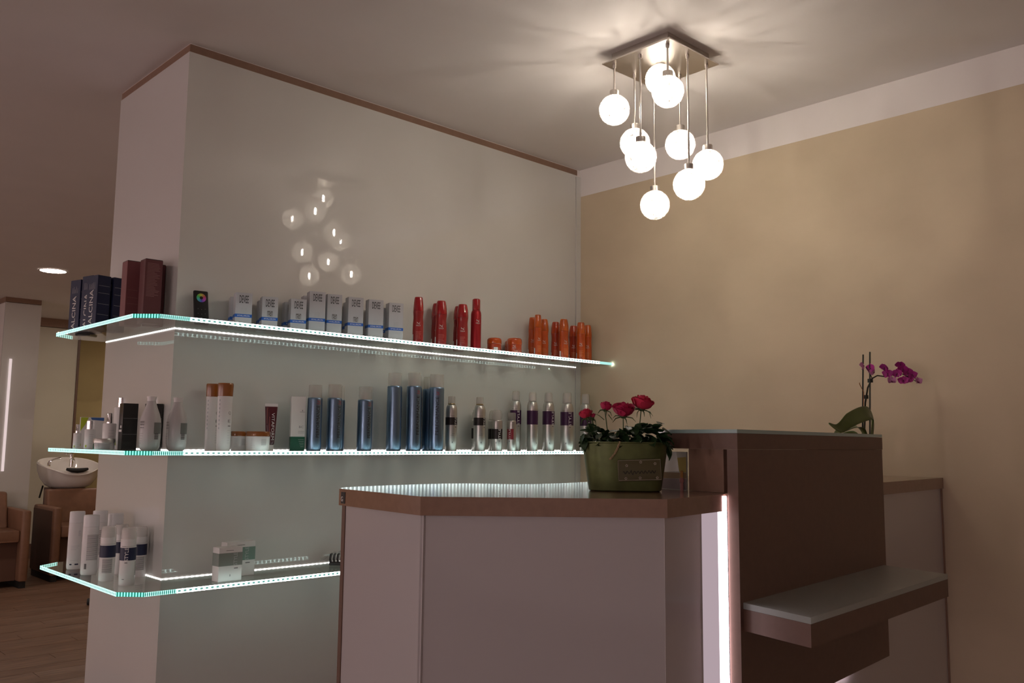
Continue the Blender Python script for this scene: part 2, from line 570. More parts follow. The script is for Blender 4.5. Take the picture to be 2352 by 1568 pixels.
MB().box(X1-0.0008, X1+0.12, YF, YN, HC-0.131, HC).build('white_paint_band', M_WHITEWALL, wr)
struct(MB().box(XR, XR+0.1, YN, YB, 0, HC).build('wall_far_right', M_YELLOW))
struct(MB().box(X1+0.12, XR, YN-0.1, YN, 0, HC).build('wall_return', M_WHITEWALL))
struct(MB().box(XL, XR, YB, YB+0.1, 0, HC).build('wall_back', M_YELLOW))
struct(MB().box(XL-0.1, XL, YF, YB, 0, HC).build('wall_left', M_WHITEWALL))
struct(MB().box(XL, X1+0.12, YF-0.1, YF, 0, HC).build('wall_front', M_WHITEWALL))

# panelled partition block that carries the glass shelves
pb = struct(MB().box(CX+0.004, X1, CY+0.004, YN-0.001, 0, HC).build('wall_partition', M_WHITEWALL))
MB().box(CX, X1-0.034, CY, CY+0.006, 0.0, HC-0.030).build('panel', M_GLOSS, pb)
MB().box(CX, CX+0.006, CY+0.0062, YN, 0.0, HC-0.030).build('panel', M_GLOSS, pb)
MB().box(X1-0.031, X1, CY-0.004, CY+0.006, 0.0, HC-0.036).build('end_strip', M_GLOSS, pb)
tr = struct(MB().box(CX+0.002, X1-0.02, CY+0.002, CY+0.010, HC-0.029, HC-0.003).build('trim_1', M_BROWN))
MB().box(CX+0.002, CX+0.010, CY+0.010, YN-0.002, HC-0.029, HC-0.003).build('return_strip', M_BROWN, tr)

# far pillar, wall panels beyond it
fp = struct(MB().box(2.235, 2.525, 9.20, 9.46, 0.10, HC).build('wall_pillar', M_WHITEWALL))
MB().box(2.225, 2.535, 9.18, 9.20, 0.12, HC-0.05).build('panel', M_GLOSS, fp)
MB().box(2.22, 2.53, 9.175, 9.475, HC-0.045, HC).build('cornice', M_BROWN, fp)
MB().box(2.29, 2.31, 9.165, 9.1795, 0.98, 2.02).build('reflection_strip', M_FARREFL, fp)  # glowing bar stands for a strip reflected in the glossy panel
MB().box(2.26, 2.50, 9.24, 9.44, 0.0, 0.10).build('plinth', M_BROWND, fp)
for i, (xa, xb) in enumerate(((2.87, 3.31), (1.55, 2.84))):
    q = struct(MB().box(xa, xb, 10.50, 10.75, 0.16, HC-0.10).build('wall_panel', M_CREAM if i == 0 else M_GLOSS))
    MB().box(xa, xb, 10.49, 10.75, HC-0.095, HC).build('cornice', M_BROWN, q)
    MB().box(xa+0.0, xb, 10.52, 10.75, 0.0, 0.16).build('plinth', M_BROWND, q)
    MB().box(xb-0.012, xb+0.012, 10.485, 10.75, 0.16, HC-0.095).build('edge_strip', M_BROWND, q)

# unseen strips added on the side wall to light desk and partition, behind the photographer's left shoulder
for k, yy in enumerate((-1.3, 0.5, 2.6, 4.7, 6.8, 9.0)):
    o = thing('fill_strip', 'slim unseen vertical fill strip added on the white side wall', 'fill light', (XL, yy, 0), 0, 'added fill strips on the side wall')
    MB().box(0.0, 0.03, -0.10, 0.10, 0.30, 1.75).build('backplate', M_STEEL, o)
    MB().box(0.031, 0.05, -0.085, 0.085, 0.33, 1.72).build('diffuser', M_FILLSTRIP, o)

# recessed downlights: one in view, the rest added unseen to brighten the room
for (xx, yy, lab) in ((2.116, 7.436, 'lit round downlight recessed in the ceiling before the far pillar'),
                      (0.1, 7.4, 'unseen round downlight added over the open salon floor'),
                      (2.2, 5.0, 'unseen round downlight added behind the shelf partition'),
                      (3.55, 9.2, 'unseen round downlight added before the ochre back wall'),
                      (-1.8, 5.0, 'unseen round downlight added over the styling area'),
                      (-2.2, 3.2, 'unseen round downlight added between the styling area and the side wall strips'),
                      (-2.2, 1.4, 'unseen round downlight added near the side wall strips'),
                      (-1.6, -0.6, 'unseen round downlight added near the entrance')):
    o = thing('downlight', lab, 'ceiling lamp', (xx, yy, HC), 0, 'recessed downlights')
    MB().lathe([(0.095, -0.001), (0.105, -0.001), (0.105, -0.006), (0.093, -0.006)], 32, caps=False).build('rim', M_WHITEP, o, True)
    MB().lathe([(0.0, -0.004), (0.094, -0.004)], 32).build('lens', M_DOWNF if yy > 4 else M_DOWNFILL, o)

# ------------------------------------------------------------------ glass shelves
def glass_shelf(z, x_end, label, c0, c1):
    o = thing('glass_shelf', label, 'shelf', (0, 0, 0), 0, 'lit glass shelves')
    sx, sy = 0.966, 2.556
    poly = [(sx, 2.612), (1.022, sy), (x_end, sy), (x_end, CY-0.0005), (CX-0.0005, CY-0.0005), (CX-0.0005, YN), (1.036, YN), (sx, 3.305)]
    MB().prism(poly, z, z+GT).build('glass_panel', M_GLASS, o)
    e = 0.0012
    MB().strip([(1.0222, sy-e), (1.115, sy-e)], z, z+GT).build('lit_edge', M_EDGEF, o)
    MB().strip([(1.115, sy-e), (x_end-0.085, sy-e)], z, z+GT).build('lit_edge', M_EDGE, o)
    MB().strip([(x_end-0.085, sy-e), (x_end, sy-e)], z, z+GT).build('lit_edge', M_EDGEP, o)
    MB().box(x_end, x_end+0.003, sy+0.001, sy+0.005, z+0.003, z+GT-0.003).build('edge_tip', M_TIP, o)
    MB().strip([(sx-e, 2.612), (1.0222, sy-e)], z, z+GT).build('lit_edge', M_EDGEC, o)
    MB().strip([(sx-e, 3.305), (sx-e, 2.612)], z, z+GT).build('lit_edge', M_EDGES, o)
    MB().strip([(1.036, YN+e), (sx-e, 3.3055)], z, z+GT).build('lit_edge', M_EDGES, o)
    MB().strip([(CX-0.002, CY-0.002), (x_end, CY-0.002)], z+c0, z+c1).build('light_channel', M_PROF, o)
    MB().strip([(CX-0.002, YN-0.004), (CX-0.002, CY-0.002)], z+c0, z+c1).build('light_channel', M_PROF, o)
    return o
glass_shelf(Z1, X1-0.006, 'highest glass shelf with glowing edges, carrying white cartons and red bottles', -0.0024, -0.0003)
glass_shelf(Z2, X1-0.006, 'glass shelf with glowing edges carrying blue spray cans and grey flasks', GT+0.0003, GT+0.0024)
glass_shelf(Z3, X1-0.006, 'lowest glass shelf with glowing edges, carrying plain white bottles', GT+0.0003, GT+0.0024)

# ------------------------------------------------------------------ reception desk
A0, A1, B1, C1 = (1.062, 1.640), (1.037, 1.325), (1.371, 1.005), (1.652, 1.042)
E0, E1 = (2.544, 1.098), (X1-0.001, 1.141)
def lerp(p, q, t):
    return (p[0]+(q[0]-p[0])*t, p[1]+(q[1]-p[1])*t)
def inset(p, q, d):
    """segment pushed d metres to the left of p->q (into the desk)"""
    dx, dy = q[0]-p[0], q[1]-p[1]
    L = math.hypot(dx, dy)
    n = (-dy/L*d, dx/L*d)
    return (p[0]+n[0], p[1]+n[1]), (q[0]+n[0], q[1]+n[1])
wt = MB()
wt.prism([A0, A1, B1, C1, E0, E1, (E1[0], 1.78), (2.6, 1.72), (2.0, 1.60), (1.80, 1.568), (1.66, 1.553), (1.57, 1.557), (1.52, 1.585),
          (1.485, 1.636), (1.452, 1.672), (1.41, 1.692), (1.33, 1.70), (1.20, 1.694), (1.10, 1.68)], ZC-0.035, ZC)
wo = wt.build('desk_worktop', M_WORKTOP)
tag(wo, 'brown laminate worktop with angled front edge and curved inner edge, on the white desk', 'worktop')
dk = thing('reception_desk', 'white glossy reception desk with angled front panels and an upright glowing reflection band', 'desk', (1.4, 1.3, 0))
def panel_between(p, q, name, material, parent, d0, d1, z0=0.0, z1=ZC-0.035, off=(1.4, 1.3)):
    a0, a1 = inset(p, q, d0)
    b0, b1 = inset(p, q, d1)
    pts = [(x-off[0], y-off[1]) for x, y in (a0, a1, b1, b0)]
    return MB().prism(pts, z0, z1).build(name, material, parent)
Ap = lerp(A0, A1, 0.055)
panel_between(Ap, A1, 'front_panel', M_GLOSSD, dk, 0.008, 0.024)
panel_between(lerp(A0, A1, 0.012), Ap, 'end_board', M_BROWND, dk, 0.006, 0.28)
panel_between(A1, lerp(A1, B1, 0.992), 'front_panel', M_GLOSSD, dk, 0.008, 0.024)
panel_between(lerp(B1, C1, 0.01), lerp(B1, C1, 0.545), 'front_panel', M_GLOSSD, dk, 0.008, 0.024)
panel_between(lerp(B1, C1, 0.548), lerp(B1, C1, 0.795), 'faint_reflection_band', M_DESKREFL2, dk, 0.007, 0.024)  # weak glow stands for the second, fainter reflection of the LED tape
panel_between(lerp(B1, C1, 0.80), lerp(B1, C1, 0.90), 'glow_strip', M_DESKREFL, dk, 0.006, 0.02)  # glowing band stands for the LED tape mirrored in the panel
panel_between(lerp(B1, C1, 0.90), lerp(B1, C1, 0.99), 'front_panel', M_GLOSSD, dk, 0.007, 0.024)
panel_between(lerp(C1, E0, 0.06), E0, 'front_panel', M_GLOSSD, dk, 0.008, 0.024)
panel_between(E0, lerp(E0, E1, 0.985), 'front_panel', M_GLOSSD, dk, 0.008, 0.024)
panel_between(lerp(E0, E1, 0.986), E1, 'end_board', M_BROWN, dk, 0.004, 0.024)
ap = MB()   # access plate at the desk corner
n0, n1 = inset(A0, A1, -0.0012)
m0, m1 = inset(A0, A1, 0.001)
ap.prism([lerp(n0, n1, 0.035), lerp(n0, n1, 0.088), lerp(m0, m1, 0.088), lerp(m0, m1, 0.035)], ZC-0.0305, ZC-0.0065)
sk = ap.build('sticker', M_BLACK, wo)
n0, n1 = inset(A0, A1, -0.0016)
c = lerp(n0, n1, 0.050)
dd = Vector((A1[0]-A0[0], A1[1]-A0[1], 0)).normalized()
text_flat(MB(), 'G', (c[0], c[1], ZC-0.021), dd, (0, 0, 1), 0.010).build('lettering', M_WHITEINK, sk)

# raised dark cabinet standing on the desk, with ledge
rc = thing('raised_counter', 'dark brown raised counter block with satin glass top and handbag ledge', 'counter', (2.0, 1.1, 0))
def P(*pts):
    return [(x-2.0, y-1.1) for x, y in pts]
MB().prism(P((1.614, 1.004), (2.450, 1.066), (2.449, 1.083), (1.6145, 1.030)), 0.735, 1.2885).build('front_panel', M_BROWND, rc)
MB().prism(P((1.612, 1.003), (2.451, 1.065), (2.444, 1.275), (1.628, 1.222)), 1.289, 1.322).build('top_slab', M_BROWND, rc)
MB().prism(P((1.612, 1.003), (2.451, 1.065), (2.444, 1.275), (1.628, 1.222)), 1.3225, 1.3305).build('glass_top', M_GLASSEDGE, rc)
MB().prism(P((1.642, 1.056), (1.652, 1.152), (1.672, 1.150), (1.662, 1.055)), ZC+0.0005, 1.2885).build('inner_side', M_BROWN, rc)
MB().prism(P((2.42, 1.092), (2.44, 1.093), (2.436, 1.272), (2.416, 1.271)), ZC+0.0005, 1.2885).build('inner_side', M_BROWND, rc)
MB().prism(P((1.6115, 1.0322), (1.6138, 1.0322), (1.6138, 1.0354), (1.6115, 1.0354)), 0.02, 1.192).build('led_tape', M_TAPE, rc)
LQ = ((1.628, 1.0095), (1.587, 0.837), (2.388, 0.883), (2.428, 1.0635))
MB().prism(P(*LQ), 0.922, 0.965).build('ledge', M_BROWND, rc)
MB().prism(P(*LQ), 0.9655, 0.9776).build('ledge_glass', M_PLATE, rc)
a, b = (1.75, 1.030), (2.35, 1.074)
MB().prism(P((1.70, 1.0385), (2.25, 1.0760), (2.25, 1.0800), (1.70, 1.0425)), 0.7345, 0.745).build('glow_strip', M_PLINTHLED, rc)

# ------------------------------------------------------------------ ceiling lamp with nine wire globes
lp = thing('ceiling_lamp', 'square brushed metal ceiling lamp with nine hanging wire globes', 'ceiling lamp', (2.313, 1.708, HC))
pl = MB()
pl.box(-0.115, 0.115, -0.115, 0.115, -0.034, -0.0005)
pl.box(-0.138, 0.138, -0.138, 0.138, -0.038, -0.034)
pl.build('ceiling_plate', M_STEEL, lp)
wire = MB()
rw = random.Random(3)
for k in range(84):
    ax = Vector((rw.gauss(0, 1), rw.gauss(0, 1), rw.gauss(0, 1))).normalized()
    u = ax.orthogonal().normalized()
    v = ax.cross(u)
    off = rw.uniform(-0.55, 0.55)
    ph = rw.uniform(0, 6.28)
    pts = []
    for i in range(34):
        a_ = 2*PI*i/34
        d_ = (u*math.cos(a_)+v*math.sin(a_))*math.sqrt(1-off*off)+ax*(off+0.10*math.sin(3*a_+ph))
        pts.append(d_.normalized()*(0.0495+0.0015*math.sin(5*a_+ph)))
    wire.tube(pts, 0.00068, 3, True)
wire_me = wire.mesh('wire_globe', True)
rod_me = {}
sock = MB().lathe([(0.0, 0.066), (0.0155, 0.066), (0.016, 0.064), (0.016, 0.046), (0.0, 0.046)], 20).mesh('socket', True)
bulb = MB().lathe([(0.0, -0.017), (0.004, -0.0155), (0.006, -0.012), (0.0062, 0.010), (0.004, 0.016), (0.0, 0.017)], 10).mesh('bulb', True)
fila = MB().lathe([(0.0, -0.006), (0.0022, -0.006), (0.0022, 0.006), (0.0, 0.006)], 6).mesh('filament')
holder = MB().lathe([(0.0, 0.018), (0.006, 0.018), (0.006, 0.046), (0.0, 0.046)], 12).mesh('bulb_holder', True)
collar = MB().lathe([(0.0, -0.052), (0.0055, -0.052), (0.0065, -0.044), (0.0065, -0.038), (0.0, -0.038)], 12).mesh('rod_collar', True)
G = 0.109
for n, (gx, gy, zb) in enumerate(((-1, 1, 2.404), (0, 0, 2.511), (-1, -1, 2.405), (0, 1, 2.317), (-1, 0, 2.217),
                                  (1, 0, 2.312), (1, -1, 2.217), (0, -1, 2.127), (1, 1, 2.122))):
    z = zb-HC
    rod = MB().lathe([(0.0, z+0.060), (0.0034, z+0.060), (0.0034, -0.038), (0.0, -0.038)], 10).build('rod', M_STEEL, lp, True)
    rod.location = (gx*G, gy*G, 0)
    link('rod_collar', collar, M_STEEL, rod)
    for nm, me, mm in (('socket', sock, M_STEEL), ('bulb', bulb, M_ENVELOPE), ('filament', fila, M_BULB), ('bulb_holder', holder, M_WHITEP), ('wire_globe', wire_me, M_WIRE)):
        q = link(nm, me, mm, rod)
        q.location = (0, 0, z)
        if nm == 'wire_globe':
            q.rotation_euler = (n*1.3, n*0.7, n*2.1)
#PART3
# ------------------------------------------------------------------ cartons
def carton_devee(name, w_, d_, h_, dark):
    t = thing(name, '', 'box')
    MB().bevbox(-w_/2, w_/2, -d_/2, d_/2, 0, h_, 0.0012).build('carton_body', M_CARTON, t)
    yf = -d_/2-0.0004
    b0 = 0.37*h_ if h_ > 0.12 else 0.36*h_
    bh = 0.0105
    bd = MB()
    bd.box(-w_/2-0.0002, w_/2+0.0002, yf, yf+0.0003, b0-bh, b0)
    bd.box(-w_/2-0.0004, -w_/2-0.0001, -d_/2, d_/2, b0-bh, b0)
    bd = bd.build('blue_band', M_BLUEINK, t)
    text_flat(MB(), 'HYALURON', (0, yf-0.0003, b0-bh/2), (1, 0, 0), (0, 0, 1), 0.0052, w_*0.72).build('lettering', M_WHITEINK, bd)
    text_flat(MB(), 'DEVEE', (0, yf, h_-0.0215), (1, 0, 0), (0, 0, 1), 0.0245, w_*0.54).build('lettering', M_INK, t)
    g = MB()
    gs, gz = 0.0165, b0+0.0125
    for k in range(5):
        p = -gs/2+gs*k/4
        g.box(p-0.0006, p+0.0006, yf, yf+0.0003, gz-gs/2, gz+gs/2)
        g.box(-gs/2, gs/2, yf, yf+0.0003, gz+p-0.0006, gz+p+0.0006)
    if dark:
        for k, l in ((0, 3), (1, 1), (2, 2), (3, 3), (2, 0), (1, 3)):
            g.box(-gs/2+gs*k/4, -gs/2+gs*(k+1)/4, yf, yf+0.0003, gz-gs/2+gs*l/4, gz-gs/2+gs*(l+1)/4)
    g.build('grid_mark', M_INKG if dark else M_PALEINK, t)
    fp_ = MB()
    for k, (a, b) in enumerate(((-0.06, 0.36), (0.08, 0.36), (0.14, 0.36))):
        fp_.box(w_*a, w_*b, yf, yf+0.0003, b0-bh-0.008-0.0048*k, b0-bh-0.0066-0.0048*k)
    fp_.build('fine_print', M_PALEINK, t)
    return t
GD = 'white cartons with blue bands'
for nm, x, y, w_, h_, dk_, lab in (
    ('a', 1.327, 2.650, 0.053, 0.109, False, 'short white carton with blue band and grey block mark, nearest the black remote'),
    ('b', 1.341, 2.715, 0.050, 0.104, True, 'short white carton hidden behind the carton nearest the black remote'),
    ('c', 1.420, 2.650, 0.052, 0.107, True, 'short white carton with blue band, second from the black remote'),
    ('d', 1.442, 2.715, 0.050, 0.104, True, 'short white carton hidden behind the second carton from the remote'),
    ('e', 1.526, 2.650, 0.053, 0.113, True, 'short white carton with blue band, third from the black remote'),
    ('f', 1.536, 2.712, 0.050, 0.109, True, 'short white carton hidden behind the third carton from the remote'),
    ('g', 1.613, 2.716, 0.055, 0.141, True, 'tall white carton half hidden behind the first tall carton'),
    ('h', 1.598, 2.650, 0.056, 0.147, False, 'tall white carton with blue band and faint mark, first of the tall ones'),
    ('i', 1.667, 2.650, 0.053, 0.146, True, 'tall white carton with blue band and dark grid mark, touching the first tall one'),
    ('j', 1.755, 2.650, 0.056, 0.146, True, 'tall white carton with dark grid mark, middle of the tall ones'),
    ('k', 1.787, 2.715, 0.055, 0.139, True, 'tall white carton hidden behind the middle tall carton'),
    ('l', 1.842, 2.650, 0.056, 0.148, False, 'tall white carton with faint grid mark, second from the red bottles'),
    ('m', 1.902, 2.716, 0.055, 0.133, True, 'tall white carton hidden in the gap between the last two front cartons'),
    ('n', 1.932, 2.650, 0.056, 0.146, False, 'tall white carton with faint mark, standing next to the red bottles')):
    t = carton_devee('carton', w_, 0.040, h_, dk_)
    t.location = (x, y, S1)
    t.rotation_euler = (0, 0, R_(-17))
    tag(t, lab, 'box', GD)

def print_lines(mb, x0, x1, z0, z1, n, yf, rr):
    for k in range(n):
        z = z1-(z1-z0)*k/max(1, n-1)
        mb.box(x0, x0+(x1-x0)*rr.uniform(0.55, 1.0), yf, yf+0.0003, z-0.0005, z+0.0005)

def navy_carton(h_, lab, loc, rz):
    t = thing('carton', lab, 'box', loc, rz, 'navy cartons on the end of the shelf')
    a, b = 0.048, 0.062        # right face, left (lettered) face
    MB().bevbox(0, a, 0, b, 0, h_, 0.0015).build('carton_body', M_NAVY, t)
    text_flat(MB(), 'ALCINA', (-0.0005, b*0.52, 0.078), (0, 0, 1), (0, 1, 0), 0.021, 0.118).build('lettering', M_SILVERINK, t)
    p = MB()
    rr = random.Random(int(h_*1e4))
    for k in range(5):
        p.box(-0.0005, 0.0002, b*0.25+k*0.0075, b*0.25+k*0.0075+0.001, h_-0.048, h_-0.048+rr.uniform(0.014, 0.026))
    for zz in (0.052, 0.088, 0.125, 0.15):
        p.box(0.004, a-0.004, -0.0004, 0.0002, zz, zz+0.0008)
    p.build('fine_print', M_PALEINK, t)
    return t
navy_carton(0.195, 'navy carton with upright silver lettering at the shelf tip', (1.026, 3.280, S1), R_(13))
navy_carton(0.200, 'navy carton mostly hidden between two lettered navy cartons', (1.036, 3.190, S1), R_(13))
navy_carton(0.186, 'navy carton with upright silver lettering, standing foremost of the navy group', (1.020, 3.088, S1), R_(13))
navy_carton(0.186, 'navy carton tucked beside the pink-brown cartons', (1.0755, 3.096, S1), R_(13))

def wine_carton(w_, d_, h_, lab, loc, rz, light, lines):
    t = thing('carton', lab, 'box', loc, rz, 'wine red cartons')
    MB().bevbox(-w_/2, w_/2, 0, d_, 0, h_-0.002, 0.0015).build('carton_body', M_WINE if not light else mat('rosewood_carton', (0.22, 0.072, 0.078), 0.5), t)
    MB().bevbox(-w_/2+0.001, w_/2-0.001, 0.001, d_-0.001, h_-0.004, h_, 0.001).build('tuck_flap', M_BLACKBOX, t)
    p = MB()
    rr = random.Random(5)
    if lines:
        print_lines(p, -w_*0.38, w_*0.38, h_*0.42, h_*0.93, 24, -0.0004, rr)
    else:
        for zz in (0.045, 0.07, 0.09, 0.115):
            p.box(-w_*0.4, w_*0.2, -0.0004, 0.0, zz, zz+0.0007)
    p.build('fine_print', mat('rose_ink', (0.36, 0.18, 0.17), 0.5), t)
    dm = MB()
    q = 0.0052
    for s_, e in ((1.0, 0.0),):
        for k in range(4):
            a, b = k*PI/2, (k+1)*PI/2
            cx_, cz_ = w_*0.26, 0.028
            dm.add([(cx_+q*math.cos(a), -0.0005, cz_+q*math.sin(a)), (cx_+q*math.cos(b), -0.0005, cz_+q*math.sin(b)),
                    (cx_+q*0.6*math.cos(b), -0.0005, cz_+q*0.6*math.sin(b)), (cx_+q*0.6*math.cos(a), -0.0005, cz_+q*0.6*math.sin(a))], [(0, 1, 2, 3)])
    dm.build('diamond_mark', M_WHITEINK, t)
    return t
wine_carton(0.054, 0.050, 0.212, 'pinkish wine carton with sparse print beside the navy cartons', (1.0695, 2.890, S1), R_(-2), True, False)
wine_carton(0.055, 0.048, 0.206, 'dark wine carton covered in fine print, tallest of the wine cartons', (1.0885, 2.788, S1), R_(-2), False, True)
wine_carton(0.054, 0.036, 0.204, 'dark wine carton half hidden behind the finely printed one', (1.1225, 2.846, S1), R_(-1), False, False)

# ------------------------------------------------------------------ colour remote leaning on the wall
t = thing('remote_control', 'black remote control with rainbow colour wheel leaning on the wall', 'remote', (1.214, 2.700, S1), R_(-8))
rm = MB().bevbox(-0.0235, 0.0235, -0.006, 0.006, 0.0, 0.116, 0.006).build('remote_body', M_BLACK, t, True)
whl = bpy.data.materials.new('colour_wheel')
whl.use_nodes = True
nt = whl.node_tree
tc = nt.nodes.new('ShaderNodeTexCoord')
gr = nt.nodes.new('ShaderNodeTexGradient')
gr.gradient_type = 'RADIAL'
nt.links.new(tc.outputs['Object'], gr.inputs[0])
hs = nt.nodes.new('ShaderNodeCombineColor')
hs.mode = 'HSV'
nt.links.new(gr.outputs[1], hs.inputs[0])
hs.inputs[1].default_value = 0.85
hs.inputs[2].default_value = 0.55
nt.links.new(hs.outputs[0], nt.nodes['Principled BSDF'].inputs['Base Color'])
cw = MB()
cw.lathe([(0.0055, 0.0004), (0.0150, 0.0004)], 28, caps=False)
cw = cw.build('colour_wheel', whl, t)
cw.location = (0, -0.0063, 0.090)
cw.rotation_euler = (R_(90), R_(150), 0)
MB().lathe([(0.0, 0.0), (0.0045, 0.0), (0.0042, 0.0012), (0.0, 0.0014)], 16).build('centre_button', M_BLACK, cw)
kb = MB()
for (a, b) in ((-0.011, 0.052), (0.0, 0.050), (0.011, 0.052), (-0.011, 0.036), (0.0, 0.034), (0.011, 0.036)):
    kb.box(a-0.0009, a+0.0009, -0.0064, -0.0060, b-0.0009, b+0.0009)
kb.build('key_marks', M_INKG, t)
for ch in (t,):
    ch.rotation_euler = (R_(-14), 0, R_(-8))

# ------------------------------------------------------------------ red and orange hair care bottles
def wella_mark(t, rad, z, ang, mat_, h=0.011, sx=1.0, sy=1.0):
    m = MB()
    text_cyl(m, 'WELLA', rad, z, ang, h*0.42, h*1.55, False, sx, sy)
    # wavy hair mark above the word
    for k in range(3):
        pts = []
        for i in range(9):
            u_ = i/8
            hx = (-0.7+1.4*u_)*h*0.75
            hz = z+h*(0.55+0.18*k)+h*0.22*math.sin(u_*5.5+k*0.9)
            a = ang+hx/rad
            pts.append((rad*sx*math.sin(a), -rad*sy*math.cos(a), hz))
        for p, q in zip(pts, pts[1:]):
            m.add([p, q, (q[0], q[1], q[2]+h*0.10), (p[0], p[1], p[2]+h*0.10)], [(0, 1, 2, 3)])
    return m.build('emblem', mat_, t)

def wavy_bottle(name, d, h, body, capm, mark, print_m, lab, loc, grp, turn=0.0, kind=0, tilt=0.0):
    """shampoo bottle with a waisted shoulder and a long rounded cap; kind 1 = slim taper cap"""
    r = d/2
    t = thing(name, lab, 'bottle', loc, face_cam(loc[0], loc[1], turn), grp)
    zc = h*0.70
    if kind == 0:
        prof = [(0.0, 0.0), (r*0.90, 0.0), (r*0.96, h*0.02), (r*0.985, h*0.25), (r*0.97, h*0.42), (r*0.915, h*0.53), (r*0.90, h*0.58), (r*0.94, h*0.65), (r*0.995, zc)]
        cap = [(r*0.995, zc+0.0006), (r, h*0.745), (r*0.97, h*0.82), (r*0.90, h*0.89), (r*0.80, h*0.955), (r*0.74, h*0.985), (r*0.66, h*0.997), (0.0, h)]
    else:
        prof = [(0.0, 0.0), (r*0.93, 0.0), (r*0.97, h*0.02), (r*0.99, h*0.3), (r*0.96, h*0.46), (r*0.90, h*0.55), (r*0.90, h*0.60), (r*0.95, h*0.66), (r*0.955, zc)]
        cap = [(r*0.955, zc+0.0006), (r*0.93, h*0.78), (r*0.86, h*0.88), (r*0.78, h*0.96), (r*0.73, h*0.99), (r*0.66, h*0.998), (0.0, h)]
    sy = 0.80
    MB().lathe(prof, 26, sy=sy).build('bottle_body', body, t, True)
    MB().lathe(cap, 26, sy=sy).build('cap', capm, t, True)
    wella_mark(t, r*0.99+0.0006, h*0.40, 0.0, mark, d*0.27, 1.0, sy)
    p = MB()
    rr = random.Random(int(loc[0]*1000))
    for k in range(7):
        a1 = rr.uniform(0.25, 0.62)
        patch_cyl(p, r*0.985+0.0006, -0.45, a1, h*(0.27-0.022*k), h*(0.27-0.022*k)+0.0007, 5, 1.0, sy)
    p.build('fine_print', print_m, t)
    b = MB()
    patch_cyl(b, r*0.985+0.0007, -1.45, -1.05, h*0.05, h*0.22, 4, 1.0, sy)
    b.build('barcode', M_WHITEINK if kind != 9 else M_INK, t)
    return t
RP = mat('pale_red_ink', (0.62, 0.22, 0.19), 0.5)
OP = mat('pale_orange_ink', (0.80, 0.36, 0.16), 0.5)
GR = 'red shampoo bottles'
for x, y, d, h, k, lab in (
    (2.045, 2.652, 0.0415, 0.185, 1, 'slim red bottle with taper cap, next to the white cartons'),
    (2.185, 2.712, 0.0445, 0.183, 0, 'red bottle hidden behind the one beside the slim taper-capped bottle'),
    (2.157, 2.652, 0.0455, 0.184, 0, 'waisted red bottle with silver emblem, second from the white cartons'),
    (2.299, 2.712, 0.0445, 0.185, 0, 'red bottle hidden behind the one beside the red foam can'),
    (2.267, 2.652, 0.0460, 0.183, 0, 'waisted red bottle with silver emblem, next to the red foam can')):
    b_ = wavy_bottle('shampoo_bottle', d, h, M_RED, M_REDCAP, M_SILVERINK, RP, lab, (x, y, S1), GR, R_(4), k)
t = thing('foam_can', 'red metallic foam can with straight clear-red cap', 'spray can', (2.339, 2.652, S1), face_cam(2.339, 2.652, R_(10)), GR)
MB().lathe([(0, 0), (0.0195, 0), (0.0205, 0.003), (0.021, 0.01), (0.021, 0.148), (0.0200, 0.157), (0.0175, 0.164), (0.016, 0.166)], 26).build('can_body', mat('red_metallic', (0.36, 0.016, 0.022), 0.35, 0.5), t, True)
MB().lathe([(0.0165, 0.1665), (0.0165, 0.206), (0.0155, 0.211), (0.013, 0.213), (0, 0.213)], 26).build('cap', M_REDCAP, t, True)
wella_mark(t, 0.0215, 0.112, R_(12), M_SILVERINK, 0.0125)

GO = 'orange shampoo bottles'
for x, y, d, h, k, lab in (
    (2.719, 2.707, 0.038, 0.183, 1, 'slim amber-capped orange bottle behind the tallest one'),
    (2.696, 2.652, 0.036, 0.187, 1, 'tallest slim orange bottle with taper cap'),
    (2.782, 2.697, 0.0385, 0.181, 0, 'orange bottle beside the tallest slim one, on its side toward the corner'),
    (2.866, 2.707, 0.041, 0.178, 0, 'red-orange bottle behind the broad orange bottle'),
    (2.857, 2.648, 0.0455, 0.184, 0, 'broad orange bottle with white barcode, middle of the orange group'),
    (2.982, 2.704, 0.0415, 0.172, 0, 'short red-orange bottle between the broad one and the corner pair'),
    (2.964, 2.642, 0.0410, 0.180, 0, 'orange bottle with emblem facing out, second from the corner'),
    (3.044, 2.672, 0.0380, 0.178, 0, 'orange bottle closest to the beige wall')):
    bl = lab.startswith('red-orange') or 'short red-orange' in lab
    wavy_bottle('shampoo_bottle', d, h, M_ORANGE if not bl else mat('red_orange_bottle', (0.36, 0.030, 0.006), 0.32, coat=0.5),
                M_ORANGECAP if not bl else mat('red_orange_cap', (0.42, 0.040, 0.005), 0.14, coat=1.0), M_SILVERINK, OP, lab, (x, y, S1), GO, R_({'t': 25, 'b': 30}.get(lab[0], 0)), k)
GJ = 'orange cream jars'
